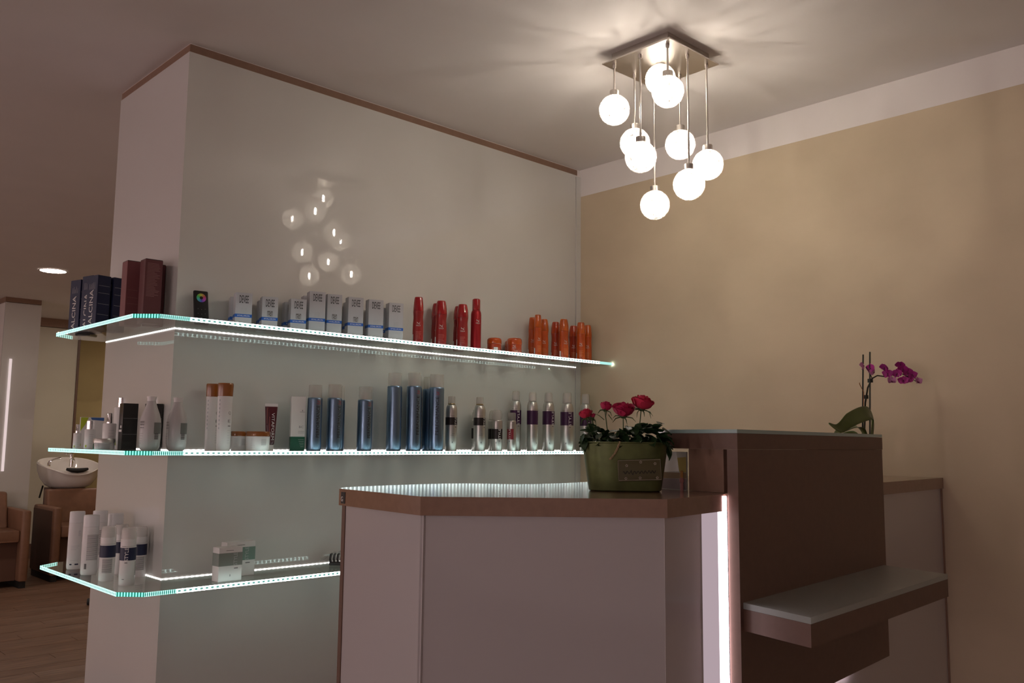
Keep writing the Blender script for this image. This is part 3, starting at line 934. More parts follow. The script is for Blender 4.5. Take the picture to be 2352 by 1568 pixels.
for x, y, d, h, lab in ((2.450, 2.662, 0.060, 0.064, 'orange cream jar with torn white sticker, next to the red foam can'),
                        (2.600, 2.716, 0.058, 0.070, 'orange cream jar hidden behind another orange jar'),
                        (2.556, 2.652, 0.063, 0.072, 'orange cream jar with small emblem, nearer the orange bottles')):
    t = thing('cream_jar', lab, 'jar', (x, y, S1), face_cam(x, y, R_(5)), GJ)
    r = d/2
    MB().lathe([(0, 0), (r*0.92, 0), (r*0.96, 0.002), (r*0.97, h*0.60)], 30).build('jar_body', mat('red_orange_jar', (0.44, 0.045, 0.005), 0.35, coat=0.4), t, True)
    MB().lathe([(r*0.975, h*0.61), (r, h*0.64), (r, h*0.84), (r*0.95, h*0.93), (r*0.84, h*0.985), (r*0.7, h), (0, h)], 30).build('lid', mat('orange_lid', (0.52, 0.070, 0.006), 0.2, coat=0.8), t, True)
    if 'sticker' in lab:
        sm = MB()
        patch_cyl(sm, r*0.985, -0.15, 0.45, 0.012, 0.024, 5)
        sm.build('sticker', M_WHITEINK, t)
    else:
        wella_mark(t, r*0.985, h*0.40, -0.1, M_SILVERINK, 0.010)
    pm = MB()
    for k in range(3):
        patch_cyl(pm, r*0.98, -0.4, 0.5, h*0.10+k*0.005, h*0.10+k*0.005+0.0008, 5)
    pm.build('fine_print', OP, t)
#PART4
# ------------------------------------------------------------------ middle shelf: flasks, tubes, jars
for x, y, lab in ((1.043, 2.632, 'pearl grey flask-shaped bottle standing by the black cartons'),
                  (1.124, 2.634, 'pearl grey flask-shaped bottle standing alone by the panel corner')):
    t = thing('flask_bottle', lab, 'bottle', (x, y, S2), face_cam(x, y, 0), 'pearl grey flasks')
    H = 0.160
    MB().lathe([(0, 0), (0.020, 0), (0.025, 0.004), (0.0285, 0.015), (0.0300, 0.040), (0.0298, 0.075), (0.0285, 0.092), (0.0245, 0.108), (0.0185, 0.124), (0.0145, 0.136), (0.0125, 0.146)], 30).build('bottle_body', M_GREYP, t, True)
    MB().lathe([(0.0128, 0.1462), (0.0128, 0.152), (0.0142, 0.1575), (0.0142, H), (0, H)], 24).build('cap', M_WHITEP, t, True)
    m = MB()
    off = -0.85 if x < 1.1 else -1.15
    for k, (s_, hh) in enumerate((('POWER', 0.0045), ('REPAIR', 0.0045), ('LIPIDIUM', 0.003))):
        for q in range(4):
            patch_cyl(m, 0.0303, off-0.3+q*0.15, off-0.3+q*0.15+0.09, 0.082-0.008*k, 0.082-0.008*k+hh, 2)
    for k in range(5):
        patch_cyl(m, 0.0305, off-0.25, off+0.2-0.05*k, 0.050-0.007*k, 0.0508-0.007*k, 3)
    m.build('front_print', M_INKG, t)
    m = MB()
    patch_cyl(m, 0.0303, 0.35, 1.25, 0.050, 0.083, 6)
    lb = m.build('back_label', mat('slate_label', (0.17, 0.175, 0.17), 0.45), t)
    m = MB()
    for k in range(7):
        patch_cyl(m, 0.0308, 0.42, 0.85, 0.034+0.0026*k, 0.0353+0.0026*k, 3)
    m.build('barcode', M_INK, t)

GQ = 'white bottles with amber caps'
for x, y, w_, lab in ((1.272, 2.714, 0.044, 'white tube bottle with amber cap behind its twin'),
                      (1.281, 2.648, 0.047, 'white tube bottle with amber cap in front, beside the amber-lidded jars')):
    t = thing('tube_bottle', lab, 'bottle', (x, y, S2), face_cam(x, y, R_(10)), GQ)
    r = w_/2
    MB().lathe([(0, 0), (r*0.86, 0), (r*0.90, 0.004), (r*0.97, 0.12), (r*0.99, 0.171)], 28, sy=0.72).build('bottle_body', M_WHITEP, t, True)
    MB().lathe([(r*0.995, 0.1715), (r*1.05, 0.205), (r*1.04, 0.2105), (r*0.97, 0.213), (0, 0.213)], 28, sy=0.72).build('cap', M_AMBER, t, True)
    m = MB()
    text_cyl(m, 'Q', r*0.985, 0.118, 0.62, 0.011, None, False, 1, 0.72)
    m.build('lettering', M_INKG, t)
    m = MB()
    text_cyl(m, 'E', r*0.98, 0.093, 0.60, 0.009, 0.009, False, 1, 0.72)
    m.build('lettering', M_INKG, t)
    m = MB()
    patch_cyl(m, r*0.975, 0.42, 0.86, 0.076, 0.079, 3, 1, 0.72)
    m.build('dark_bar', M_INKG, t)
    m = MB()
    for k in range(8):
        patch_cyl(m, r*0.99, -0.95, -0.78, 0.155-0.0125*k, 0.161-0.0125*k, 2, 1, 0.72)
    for k in range(6):
        patch_cyl(m, r*0.96, 0.38, 0.8, 0.064-0.008*k, 0.0648-0.008*k, 3, 1, 0.72)
    m.build('fine_print', M_PALEINK, t)
for x, y, d, lab in ((1.3630, 2.703, 0.056, 'smaller white jar with amber lid behind the wide one'),
                     (1.388, 2.626, 0.078, 'wide white jar with amber lid in front of the wine tube')):
    t = thing('cream_jar', lab, 'jar', (x, y, S2), face_cam(x, y, R_(8)), 'white jars with amber lids')
    r = d/2
    MB().lathe([(0, 0), (r*0.90, 0), (r*0.93, 0.003), (r*0.96, 0.046)], 32).build('jar_body', M_WHITEP, t, True)
    MB().lathe([(r*0.985, 0.0465), (r, 0.048), (r, 0.0595), (r*0.96, 0.062), (0, 0.0625)], 32).build('lid', M_AMBER, t, True)
    m = MB()
    for k in range(6):
        patch_cyl(m, r*0.965, 0.15, 0.62, 0.018+0.0035*k, 0.0195+0.0035*k, 4)
        patch_cyl(m, r*0.965, -0.75, -0.35, 0.012+0.005*k, 0.0128+0.005*k, 3)
    m.build('fine_print', M_PALEINK, t)

t = thing('cream_tube', 'wine red cream tube with white upright lettering standing on its cap', 'tube', (1.466, 2.690, S2), face_cam(1.466, 2.690, R_(4)))
sec = [(0.0125, 0.0125, 0.019), (0.0140, 0.0135, 0.024), (0.0165, 0.0120, 0.07), (0.0190, 0.0070, 0.12), (0.0205, 0.0022, 0.146)]
vs_, fs_ = [], []
for a_, b_, z_ in sec:
    vs_ += [(a_*math.cos(2*PI*i/20), b_*math.sin(2*PI*i/20), z_) for i in range(20)]
for k in range(len(sec)-1):
    fs_ += [(k*20+i, k*20+(i+1) % 20, (k+1)*20+(i+1) % 20, (k+1)*20+i) for i in range(20)]
MB().add(vs_, fs_).build('tube_body', M_VITA, t, True)
MB().lathe([(0, 0), (0.0118, 0), (0.0122, 0.0187), (0, 0.0187)], 20).build('cap', M_WHITEP, t, True)
MB().box(-0.021, 0.021, -0.0018, 0.0018, 0.1462, 0.156).build('crimp', M_WHITEP, t)
m = MB()
vv, ff, asp = text_raw('VITAFORM')
sx_ = 0.090/asp
out = []
for x_, y_ in vv:
    up = 0.080-x_*sx_
    for (a0_, b0_, z0_), (a1_, b1_, z1_) in zip(sec, sec[1:]):
        if up <= z1_:
            break
    k = (up-z0_)/(z1_-z0_)
    ea, eb = a0_+(a1_-a0_)*k, b0_+(b1_-b0_)*k
    hor = 0.0065+y_*0.0095
    yy = -eb*math.sqrt(max(0.02, 1-(hor/ea)**2))-0.0009
    out.append((hor, yy, up))
m.add(out, ff)
m.build('lettering', M_WHITEINK, t)
m = MB()
m.box(-0.0125, -0.0118, -0.0098, -0.0030, 0.088, 0.143)
m.box(-0.0045, -0.0038, -0.0134, -0.0068, 0.050, 0.112)
m.build('fine_print', RP, t)

t = thing('carton', 'white carton with dark green lower band beside the short blue cans', 'box', (1.563, 2.684, S2), R_(-24))
MB().bevbox(-0.024, 0.024, -0.018, 0.018, 0.047, 0.183, 0.0012).build('carton_body', M_CARTONW, t)
MB().bevbox(-0.024, 0.024, -0.018, 0.018, 0.0, 0.0468, 0.0008).build('green_base', M_DKGREEN, t)
m = MB()
text_flat(m, 'BC', (0.011, -0.0185, 0.080), (1, 0, 0), (0, 0, 1), 0.008, 0.015)
m.build('lettering', M_INKG, t)
m = MB()
m.box(0.005, 0.021, -0.0185, -0.0180, 0.130, 0.1312)
m.box(0.0125, 0.0145, -0.0185, -0.0180, 0.133, 0.138)
m.box(0.001, 0.021, -0.0185, -0.0180, 0.0645, 0.0655)
m.box(0.001, 0.021, -0.0185, -0.0180, 0.0595, 0.0605)
m.build('fine_print', M_INKG, t)
m = MB()
for k in range(5):
    m.box(0.002+0.002*k, 0.021, -0.0185, -0.0180, 0.037-0.006*k, 0.0378-0.006*k)
m.build('fine_print', M_PALEINK, t)

# ------------------------------------------------------------------ blue hairspray cans
def blue_can(d, hb, hc, lab, x, y, ang, letters=True):
    t = thing('hairspray_can', lab, 'spray can', (x, y, S2), face_cam(x, y, ang), 'blue hairspray cans')
    r = d/2
    MB().lathe([(0, 0), (r*0.93, 0), (r*0.985, 0.004), (r, 0.008), (r, hb-0.006), (r*0.985, hb-0.002), (r*0.93, hb), (0, hb)], 30).build('can_body', M_BLUECAN, t, True)
    MB().lathe([(r*0.90, hb+0.0004), (r*0.90, hc-0.003), (r*0.87, hc), (0, hc)], 28).build('clear_cap', M_CAPCLEAR, t, True)
    MB().lathe([(0, hb+0.0006), (r*0.52, hb+0.0006), (r*0.50, hb+0.012), (r*0.34, hb+0.016), (r*0.32, hb+0.028), (0, hb+0.028)], 16).build('spray_nozzle', M_NOZZLE, t, True)
    m = MB()
    text_cyl(m, 'PERFORMANCE', r+0.0005, hb*0.55, 0.0, 0.0120, hb*0.60)
    patch_cyl(m, r+0.0005, -0.03, 0.05, hb*0.085, hb*0.095, 2)
    m.build('lettering', M_INK, t)
    e = wella_mark(t, r+0.0005, hb*0.885, 0.05, M_REDINK, 0.010)
    return t
blue_can(0.050, 0.180, 0.224, 'short blue hairspray can touching the white and green carton', 1.609, 2.652, R_(28))
blue_can(0.051, 0.182, 0.229, 'short blue hairspray can in front of another, between carton and single can', 1.680, 2.640, R_(42))
blue_can(0.050, 0.180, 0.229, 'short blue hairspray can half hidden behind its neighbour', 1.737, 2.708, R_(-8))
blue_can(0.054, 0.182, 0.229, 'short blue hairspray can standing apart in front of the tall ones', 1.822, 2.662, R_(34))
blue_can(0.055, 0.238, 0.287, 'tall blue hairspray can with lettering turned away', 1.951, 2.662, R_(95))
blue_can(0.055, 0.241, 0.291, 'tall blue hairspray can in the middle of the tall ones', 2.025, 2.640, R_(34))
blue_can(0.052, 0.240, 0.290, 'tall blue hairspray can hidden behind the middle tall one', 2.085, 2.712, R_(60))
blue_can(0.054, 0.239, 0.286, 'tall blue hairspray can half hidden beside the small silver can', 2.158, 2.714, R_(60))
blue_can(0.058, 0.241, 0.291, 'tall blue hairspray can with lettering facing out, beside the small silver can', 2.133, 2.640, R_(6))

# ------------------------------------------------------------------ silver mousse and spray cans
def silver_can(name, d, hb, htop, z0, z1, label_m, lab, x, y, ang, kind, grp, word=True):
    """kind 0 pump spout, 1 mousse claw nozzle, 2 short can with dome cap, 3 short can with trigger"""
    t = thing(name, lab, 'spray can', (x, y, S2), face_cam(x, y, ang), grp)
    r = d/2
    sh = {0: 0.030, 1: 0.034, 2: 0.008, 3: 0.008}[kind]
    prof = [(0, 0), (r*0.95, 0), (r, 0.004), (r, hb-sh)]
    for k in range(1, 7):
        a = k/6*PI/2
        prof.append((r*(1-0.42*(1-math.cos(a))) if kind < 2 else r*(1-0.10*(1-math.cos(a))), hb-sh+sh*math.sin(a)))
    prof.append((0, hb))
    MB().lathe(prof, 30).build('can_body', M_SILVER, t, True)
    m = MB()
    patch_cyl(m, r+0.0004, -PI*0.9, 0.42, z0, z1, 22)
    patch_cyl(m, r+0.0004, 0.80 if word else 0.42, 1.5, z0, z1, 8)
    if word:
        patch_cyl(m, r+0.00035, 0.40, 0.82, z0, z1, 4)
    lb = m.build('label_band', label_m, t)
    m = MB()
    if word:
        text_cyl(m, 'STYLE', r+0.0008, (z0+z1)/2-0.001, 0.60, r*0.44, (z1-z0)*1.06)
    m.build('lettering', M_WHITEINK, t) if word else None
    m = MB()
    patch_cyl(m, r+0.0004, -0.65, 0.35, z1+0.005, z1+0.0062, 6)
    patch_cyl(m, r+0.0004, 0.45, 0.75, z0-0.010, z0-0.006, 3)
    patch_cyl(m, r+0.0004, -0.10, 0.05, 0.030, 0.036, 2)
    if kind == 0:
        patch_cyl(m, r+0.0004, -0.1, 0.4, z0-0.034, z0-0.033, 4)
        patch_cyl(m, r+0.0004, -0.4, 0.3, z0-0.040, z0-0.039, 4)
    m.build('fine_print', M_INKG, t)
    if kind == 0:
        MB().lathe([(0, hb), (r*0.60, hb), (r*0.64, hb+0.002), (r*0.60, hb+0.004), (0, hb+0.004)], 20).build('gold_ring', mat('brass_ring', (0.35, 0.25, 0.12), 0.35, 0.9), t, True)
        n = MB()
        n.lathe([(0, hb+0.0045), (r*0.32, hb+0.0045), (r*0.30, hb+0.011), (r*0.18, hb+0.014), (0, hb+0.014)], 14)
        n.tube([(0, 0, hb+0.012), (0.002, 0, hb+0.022), (0.0055, 0, htop-0.002)], [0.0032, 0.0026, 0.0016], 8)
        n.build('spout', M_NOZZLE, t, True)
        MB().lathe([(r*0.62, hb+0.0045), (r*0.60, htop-0.002), (r*0.55, htop), (0, htop)], 20).build('clear_cap', M_CAPCLEAR, t, True)
    elif kind == 1:
        n = MB()
        n.lathe([(0, hb), (r*0.66, hb), (r*0.66, hb+0.008), (r*0.58, hb+0.010), (r*0.50, hb+0.022), (r*0.30, hb+0.027), (0, hb+0.027)], 18)
        for s_ in (-1, 0, 1):
            n.tube([(s_*r*0.34, 0, hb+0.008), (s_*r*0.30, 0, hb+0.026), (s_*r*0.16, 0, htop-(0.001 if s_ else 0.004))], [r*0.20, r*0.17, r*0.07], 8)
        n.build('foam_nozzle', M_NOZZLE, t, True)
        MB().lathe([(r*0.70, hb+0.0005), (r*0.66, htop-0.006), (r*0.56, htop+0.001), (0, htop+0.002)], 20).build('clear_cap', M_CAPCLEAR, t, True)
    elif kind == 2:
        n = MB()
        n.lathe([(0, hb), (r*0.80, hb), (r*0.80, hb+0.007), (r*0.55, hb+0.009), (0, hb+0.009)], 18)
        for s_ in (-1, 1):
            n.tube([(s_*r*0.42, 0, hb+0.006), (s_*r*0.44, 0, hb+0.026), (s_*r*0.30, 0, htop-0.002)], [r*0.26, r*0.26, r*0.12], 8)
        n.build('foam_nozzle', M_NOZZLE, t, True)
        MB().lathe([(r*0.93, hb+0.0005), (r*0.92, htop-0.016), (r*0.78, htop-0.004), (r*0.55, htop+0.002), (0, htop+0.003)], 20).build('clear_cap', M_CAPCLEAR, t, True)
    else:
        n = MB()
        n.lathe([(0, hb), (r*0.84, hb), (r*0.84, hb+0.008), (r*0.55, hb+0.009), (0.0, hb+0.009)], 18)
        n.box(-r*0.45, r*0.55, -r*0.35, r*0.35, hb+0.009, hb+0.022)
        n.box(-r*0.10, r*0.75, -r*0.30, r*0.30, hb+0.018, htop-0.004)
        n.build('trigger_nozzle', mat('grey_nozzle', (0.10, 0.11, 0.10), 0.5), t)
        MB().lathe([(r*0.90, hb+0.0005), (r*0.90, htop-0.004), (r*0.80, htop), (0, htop)], 20).build('clear_cap', M_CAPCLEAR, t, True)
    return t
GS = 'silver styling cans'
silver_can('setting_can', 0.0455, 0.180, 0.212, 0.100, 0.130, M_BROWNLAB, 'slim silver can with black label next to the tall blue cans', 2.227, 2.662, R_(14), 0, GS)
silver_can('mousse_can', 0.0450, 0.125, 0.168, 0.049, 0.091, M_BROWNLAB, 'short silver can hidden behind the slim silver can with gold ring', 2.410, 2.716, R_(-10), 2, GS)
silver_can('setting_can', 0.0480, 0.183, 0.214, 0.101, 0.132, M_BROWNLAB, 'slim silver can with black label between a blue can group and short cans', 2.366, 2.652, R_(18), 0, GS)
silver_can('mousse_can', 0.0440, 0.125, 0.165, 0.048, 0.090, M_BROWNLAB, 'short silver can hidden behind the short one with dark label', 2.500, 2.714, R_(60), 2, GS)
silver_can('mousse_can', 0.0450, 0.124, 0.165, 0.048, 0.089, M_BROWNLAB, 'short silver can with dark label and clear domed cap', 2.462, 2.652, R_(-6), 2, GS)
silver_can('spray_can', 0.0370, 0.124, 0.156, 0.047, 0.090, M_REDLAB, 'short thin silver can with red label and grey trigger nozzle', 2.521, 2.626, R_(-62), 3, GS)
silver_can('mousse_can', 0.0475, 0.213, 0.252, 0.112, 0.171, M_PURPLE, 'tall silver can with purple label, right behind the thin trigger can', 2.620, 2.706, R_(-4), 1, GS)
silver_can('mousse_can', 0.0475, 0.210, 0.247, 0.111, 0.170, M_PURPLE, 'tall silver can with purple label, lettering turned away', 2.671, 2.656, R_(50), 1, GS)
silver_can('mousse_can', 0.0520, 0.211, 0.251, 0.113, 0.171, M_PURPLE, 'tall silver can with purple label, middle of the five purple-labelled', 2.776, 2.662, R_(12), 1, GS)
silver_can('mousse_can', 0.0580, 0.209, 0.254, 0.111, 0.170, M_PURPLE, 'broadest tall silver can with purple label, second from the beige wall', 2.871, 2.640, R_(-8), 1, GS)
silver_can('mousse_can', 0.0520, 0.212, 0.255, 0.112, 0.169, M_PURPLE, 'tall silver can with purple label behind the roses, next to the beige wall', 3.008, 2.652, R_(-4), 1, GS)

# ------------------------------------------------------------------ skin care group at the shelf tip
t = thing('gift_carton', 'white and lime gift carton at the shelf tip', 'box', (1.062, 3.180, S2), R_(-14))
MB().bevbox(-0.036, 0.036, 0.0, 0.040, 0, 0.106, 0.001).build('carton_body', M_CARTONW, t)
m = MB()
m.add([(-0.036, -0.0005, 0.105), (-0.012, -0.0005, 0.105), (-0.022, -0.0005, 0.080), (-0.036, -0.0005, 0.058)], [(3, 2, 1, 0)])
m.build('lime_corner', M_LIME, t)
m = MB()
m.add([(-0.006, -0.0005, 0.105), (0.036, -0.0005, 0.105), (0.036, -0.0005, 0.094), (-0.002, -0.0005, 0.097)], [(3, 2, 1, 0)])
m.build('blue_corner', M_BLUEPR, t)
def skin_bottle(name, r, hb, hc, lab, x, y, z=S2, rc=None, grp='chrome-capped skin care bottles'):
    t = thing(name, lab, 'bottle', (x, y, z), face_cam(x, y), grp)
    rc = rc or r*0.52
    MB().lathe([(0, 0), (r*0.96, 0), (r, 0.003), (r, hb-0.004), (r*0.94, hb-0.001), (rc, hb), (0, hb)], 24).build('bottle_body', M_WHITEP, t, True)
    MB().lathe([(0, hb+0.0003), (rc, hb+0.0003), (rc, hc-0.001), (rc*0.93, hc), (0, hc)], 22).build('chrome_cap', M_CHROME, t, True)
    m = MB()
    for k in range(5):
        patch_cyl(m, r+0.0004, -0.1, 0.75-0.06*k, hb*(0.72-0.11*k), hb*(0.72-0.11*k)+0.0008, 4)
    m.build('fine_print', M_PALEINK, t)
    m = MB()
    patch_cyl(m, r+0.0004, 0.95, 1.25, hb*0.16, hb*0.32, 3)
    patch_cyl(m, r+0.0004, -0.8, -0.5, hb*0.08, hb*0.20, 3)
    m.build('lime_dots', M_LIME, t)
    return t
skin_bottle('lotion_bottle', 0.012, 0.052, 0.080, 'tiny white bottle with chrome cap before the lime carton, nearer the tip', 1.000, 3.130)
skin_bottle('lotion_bottle', 0.0165, 0.064, 0.092, 'small white bottle with wide chrome cap in front of the lime carton', 1.019, 3.068, rc=0.0115)
skin_bottle('lotion_bottle', 0.0205, 0.083, 0.116, 'white bottle with chrome cap standing behind the silver-lidded jar', 1.038, 2.948, rc=0.0095)
skin_bottle('lotion_bottle', 0.0225, 0.138, 0.170, 'tallest white bottle with chrome cap beside the black cartons', 1.098, 3.020, rc=0.0115)
t = thing('cream_jar', 'low grey jar with silver lid in front of the chrome-capped bottles', 'jar', (1.002, 2.885, S2), face_cam(1.002, 2.885))
MB().lathe([(0, 0), (0.028, 0), (0.030, 0.002), (0.0305, 0.021)], 30).build('jar_body', M_GREYP, t, True)
MB().lathe([(0, 0.0213), (0.032, 0.0213), (0.0325, 0.031), (0.031, 0.034), (0, 0.034)], 30).build('lid', M_SILVER, t, True)
m = MB()
patch_cyl(m, 0.0309, -1.5, -1.15, 0.002, 0.018, 3)
m.build('green_label', M_DKGREEN, t)
m = MB()
for k in range(4):
    patch_cyl(m, 0.0309, -0.6, 0.6, 0.004+0.004*k, 0.0052+0.004*k, 6)
m.build('fine_print', M_INKG, t)
for k, (x, y, w_, d_, h_, lab) in enumerate(((1.046, 2.862, 0.046, 0.040, 0.146, 'black carton with small white label facing the jar'),
                                             (1.1035, 2.805, 0.044, 0.040, 0.146, 'black carton standing behind the grey flask'))):
    t = thing('carton', lab, 'box', (x, y, S2), R_(-5), 'black cartons')
    MB().bevbox(0, w_, 0, d_, 0, h_, 0.0012).build('carton_body', M_BLACKBOX, t)
    m = MB()
    for zz in (0.048, 0.098):
        m.box(0.002, w_-0.002, -0.0004, 0.0002, zz, zz+0.001)
    m.build('crease', M_INKG, t)
    m = MB()
    m.box(-0.0005, 0.0, d_*0.15, d_*0.85, 0.056, 0.063)
    m.box(-0.0005, 0.0, d_*0.20, d_*0.55, 0.068, 0.076)
    m.build('white_label', M_WHITEINK, t)

# ------------------------------------------------------------------ lowest shelf
def white_bottle(lab, x, y, h_, ang, back):
    t = thing('shampoo_bottle', lab, 'bottle', (x, y, S3), face_cam(x, y, ang), 'plain white bottles')
    r = 0.0245
    MB().lathe([(0, 0), (r*0.90, 0), (r*0.97, 0.003), (r, 0.012), (r*0.99, h_*0.5), (r*0.97, h_*0.80)], 28, sy=0.62).build('bottle_body', M_WHITEP, t, True)
    MB().lathe([(r*0.972, h_*0.802), (r*0.955, h_*0.98), (r*0.93, h_-0.001), (r*0.85, h_), (0, h_)], 28, sy=0.62).build('cap', mat('soft_white_cap', (0.80, 0.79, 0.79), 0.35, coat=0.3), t, True)
    m = MB()
    if back:
        rr = random.Random(9)
        for k in range(26):
            patch_cyl(m, r+0.0003, -0.35, 1.15, h_*(0.66-0.0165*k), h_*(0.66-0.0165*k)+0.0013, 6, 1, 0.62)
        m.build('fine_print', M_INKG, t)
        m = MB()
        for k in range(5):
            patch_cyl(m, r+0.0003, -0.55+0.06*k, -0.55+0.06*k+0.035, h_*0.10, h_*0.19, 1, 1, 0.62)
        m.build('barcode', M_INK, t)
    else:
        text_cyl(m, 'core', r+0.0003, h_*0.62, 0.35, 0.0065, 0.018, True, 1, 0.62)
        m.build('lettering', M_PALEINK, t)
        m = MB()
        for k in range(3):
            patch_cyl(m, r+0.0003, -0.65, 0.45-0.2*k, h_*(0.40-0.03*k), h_*(0.40-0.03*k)+0.0009, 4, 1, 0.62)
        patch_cyl(m, r+0.0003, -0.7, 0.35, h_*0.155, h_*0.158, 5, 1, 0.62)
        m.build('fine_print', M_PALEINK, t)
        for a0_, a1_ in ((-0.72, -0.42), (-0.05, 0.40)):
            m = MB()
            patch_cyl(m, r+0.0003, a0_, a1_, h_*0.075, h_*0.098, 3, 1, 0.62)
            m.build('navy_mark', M_NAVYLAB, t)
    return t
white_bottle('white shampoo bottle with sparse print and two navy marks, at the shelf tip', 1.026, 3.157, 0.188, R_(6), False)
white_bottle('white shampoo bottle with dense back print beside the navy-banded pumps', 1.019, 3.000, 0.187, R_(-4), True)
white_bottle('white shampoo bottle half hidden behind the two outer white bottles', 1.086, 3.118, 0.190, R_(10), True)
white_bottle('white shampoo bottle rising behind the navy-banded pumps', 1.101, 3.020, 0.187, R_(0), False)
def pump(lab, x, y, ang, h_, front):
    t = thing('pump_bottle', lab, 'bottle', (x, y, S3), face_cam(x, y, ang), 'navy-banded pump bottles')
    r = 0.0225
    MB().lathe([(0, 0), (r*0.95, 0), (r, 0.003), (r, h_*0.66), (r*0.985, h_*0.675)], 28).build('bottle_body', M_WHITEP, t, True)
    n = MB()
    n.lathe([(r*0.985, h_*0.68), (r*0.985, h_*0.80), (r*0.80, h_*0.815), (r*0.70, h_*0.86), (r*0.62, h_*0.93), (r*0.40, h_*0.965), (0, h_*0.97)], 24)
    n.build('pump_head', M_WHITEP, t, True)
    MB().lathe([(r*0.975, h_*0.805), (r*0.93, h_*0.955), (r*0.82, h_*0.995), (0, h_)], 24).build('frosted_cap', M_CAPWHITE, t, True)
    z0, z1 = h_*0.435, h_*0.655
    m = MB()
    patch_cyl(m, r+0.0004, -PI, PI, z0, z1, 36)
    m.build('navy_band', M_NAVYLAB, t)
    m = MB()
    text_cyl(m, 'STYLE', r+0.0008, (z0+z1)/2-0.001, 0.0, 0.0105, (z1-z0)*1.05)
    m.build('lettering', M_WHITEINK, t)
    m = MB()
    patch_cyl(m, r+0.0004, -0.7, -0.1, z1+0.003, z1+0.0045, 4)
    patch_cyl(m, r+0.0004, -0.20, 0.15, z0-0.008, z0-0.005, 3)
    patch_cyl(m, r+0.0004, -0.45, -0.15, 0.018, 0.020, 3)
    m.build('fine_print', M_INKG, t)
    m = MB()
    for k in range(14):
        patch_cyl(m, r+0.0004, 1.2, 2.5, z0-0.006-0.003*k, z0-0.0045-0.003*k, 6)
    m.build('back_print', M_INKG, t)
    return t
pump('white pump bottle with navy band, print turned out, beside the white bottles', 1.018, 2.842, R_(-105), 0.163, False)
pump('white pump bottle with navy band hidden behind two others', 1.094, 2.945, R_(-48), 0.158, False)
pump('white pump bottle with navy band and white lettering in front', 1.034, 2.722, R_(-10), 0.168, True)
pump('white pump bottle with navy band standing against the end panel', 1.1215, 2.862, R_(-100), 0.155, False)

def style_carton(lab, x, y, rz, w_, d_, h_, top_m):
    t = thing('carton', lab, 'box', (x, y, S3), rz, 'sage banded cartons')
    MB().bevbox(0, w_, 0, d_, 0, h_, 0.0012).build('carton_body', M_CARTONW, t)
    z0, z1 = h_*0.455, h_*0.835
    m = MB()
    m.box(-0.0004, w_+0.0004, -0.0004, 0.0002, z0, z1)
    m.box(-0.0004, 0.0002, 0.0, d_, z0, z1)
    m.build('sage_band', top_m, t)
    m = MB()
    text_flat(m, 'STYLE', (w_*0.70, -0.0008, (z0+z1)/2), (0, 0, 1), (-1, 0, 0), 0.0125, (z1-z0)*0.98)
    m.build('lettering', M_PALEINK, t)
    m = MB()
    m.box(w_*0.30, w_*0.62, -0.0005, 0.0, h_*0.895, h_*0.91)
    m.box(w_*0.66, w_*0.82, -0.0005, 0.0, z0-0.010, z0-0.007)
    m.box(w_*0.48, w_*0.51, -0.0005, 0.0, h_*0.14, h_*0.20)
    m.build('fine_print', M_INKG, t)
    return t
style_carton('white carton with sage band standing in front of its twin', 1.258, 2.592, R_(2), 0.078, 0.040, 0.102, M_GREYLAB)
style_carton('white carton with pale green and sage band standing behind its twin', 1.318, 2.662, R_(2), 0.098, 0.040, 0.108, M_GREENLAB)

t = thing('hair_brush', 'black hair accessory in crinkled clear plastic beside the desk', 'brush', (1.765, 2.672, S3), R_(-35))
m = MB()
m.bevbox(-0.055, 0.055, -0.022, 0.022, 0.0008, 0.010, 0.004)
for k in range(9):
    m.tube([(-0.05+0.0125*k, -0.012, 0.010), (-0.052+0.0125*k, -0.020, 0.022), (-0.05+0.0125*k, -0.006, 0.036), (-0.048+0.0125*k, 0.012, 0.036)], 0.0042, 6)
m.build('black_core', M_BLACK, t, True)
rr = random.Random(4)
w2 = MB()
N = 14
vs_ = []
for i in range(N+1):
    for j in range(9):
        u_, v_ = i/N, j/8
        px_ = -0.105+0.175*u_
        ww = 0.030*(0.5+0.5*math.sin(min(1, u_*2.2)*PI/2))
        hh = 0.048*math.sin(min(1.0, u_*1.9)*PI/2)
        a_ = PI*v_
        vs_.append((px_+rr.uniform(-.004, .004), -ww*math.cos(a_)+rr.uniform(-.002, .002), 0.0005+max(0, hh*math.sin(a_)+rr.uniform(-.004, .004)*math.sin(a_))))
w2.add(vs_, [(i*9+j, i*9+j+1, (i+1)*9+j+1, (i+1)*9+j) for i in range(N) for j in range(8)])
w2.build('plastic_wrap', M_WRAP, t)
#PART5
# ------------------------------------------------------------------ planter with roses on the worktop
PX, PY = 1.530, 1.235
rz = face_cam(PX, PY, R_(2))
t = thing('planter', 'oval olive metal planter with a small hanging plaque, on the worktop', 'planter', (PX, PY, ZC), rz)
def oval(a, b, n=40, p=3.2):
    out = []
    for i in range(n):
        th = 2*PI*i/n
        c, s_ = math.cos(th), math.sin(th)
        out.append((a*math.copysign(abs(c)**(2/p), c), b*math.copysign(abs(s_)**(2/p), s_)))
    return out
def loft(secs):
    mb = MB()
    n = len(secs[0][0])
    vs_, fs_ = [], []
    for ring, z in secs:
        vs_ += [(x, y, z) for x, y in ring]
    for k in range(len(secs)-1):
        fs_ += [(k*n+i, k*n+(i+1) % n, (k+1)*n+(i+1) % n, (k+1)*n+i) for i in range(n)]
    fs_.append(tuple(range(n-1, -1, -1)))
    fs_.append(tuple(range((len(secs)-1)*n, len(secs)*n)))
    return mb.add(vs_, fs_)
PH = 0.106
def a_at(k):
    return 0.0785+0.0155*k, 0.052+0.010*k
secs = [(oval(0.074, 0.048), 0.0), (oval(*a_at(0.02)), 0.003)]
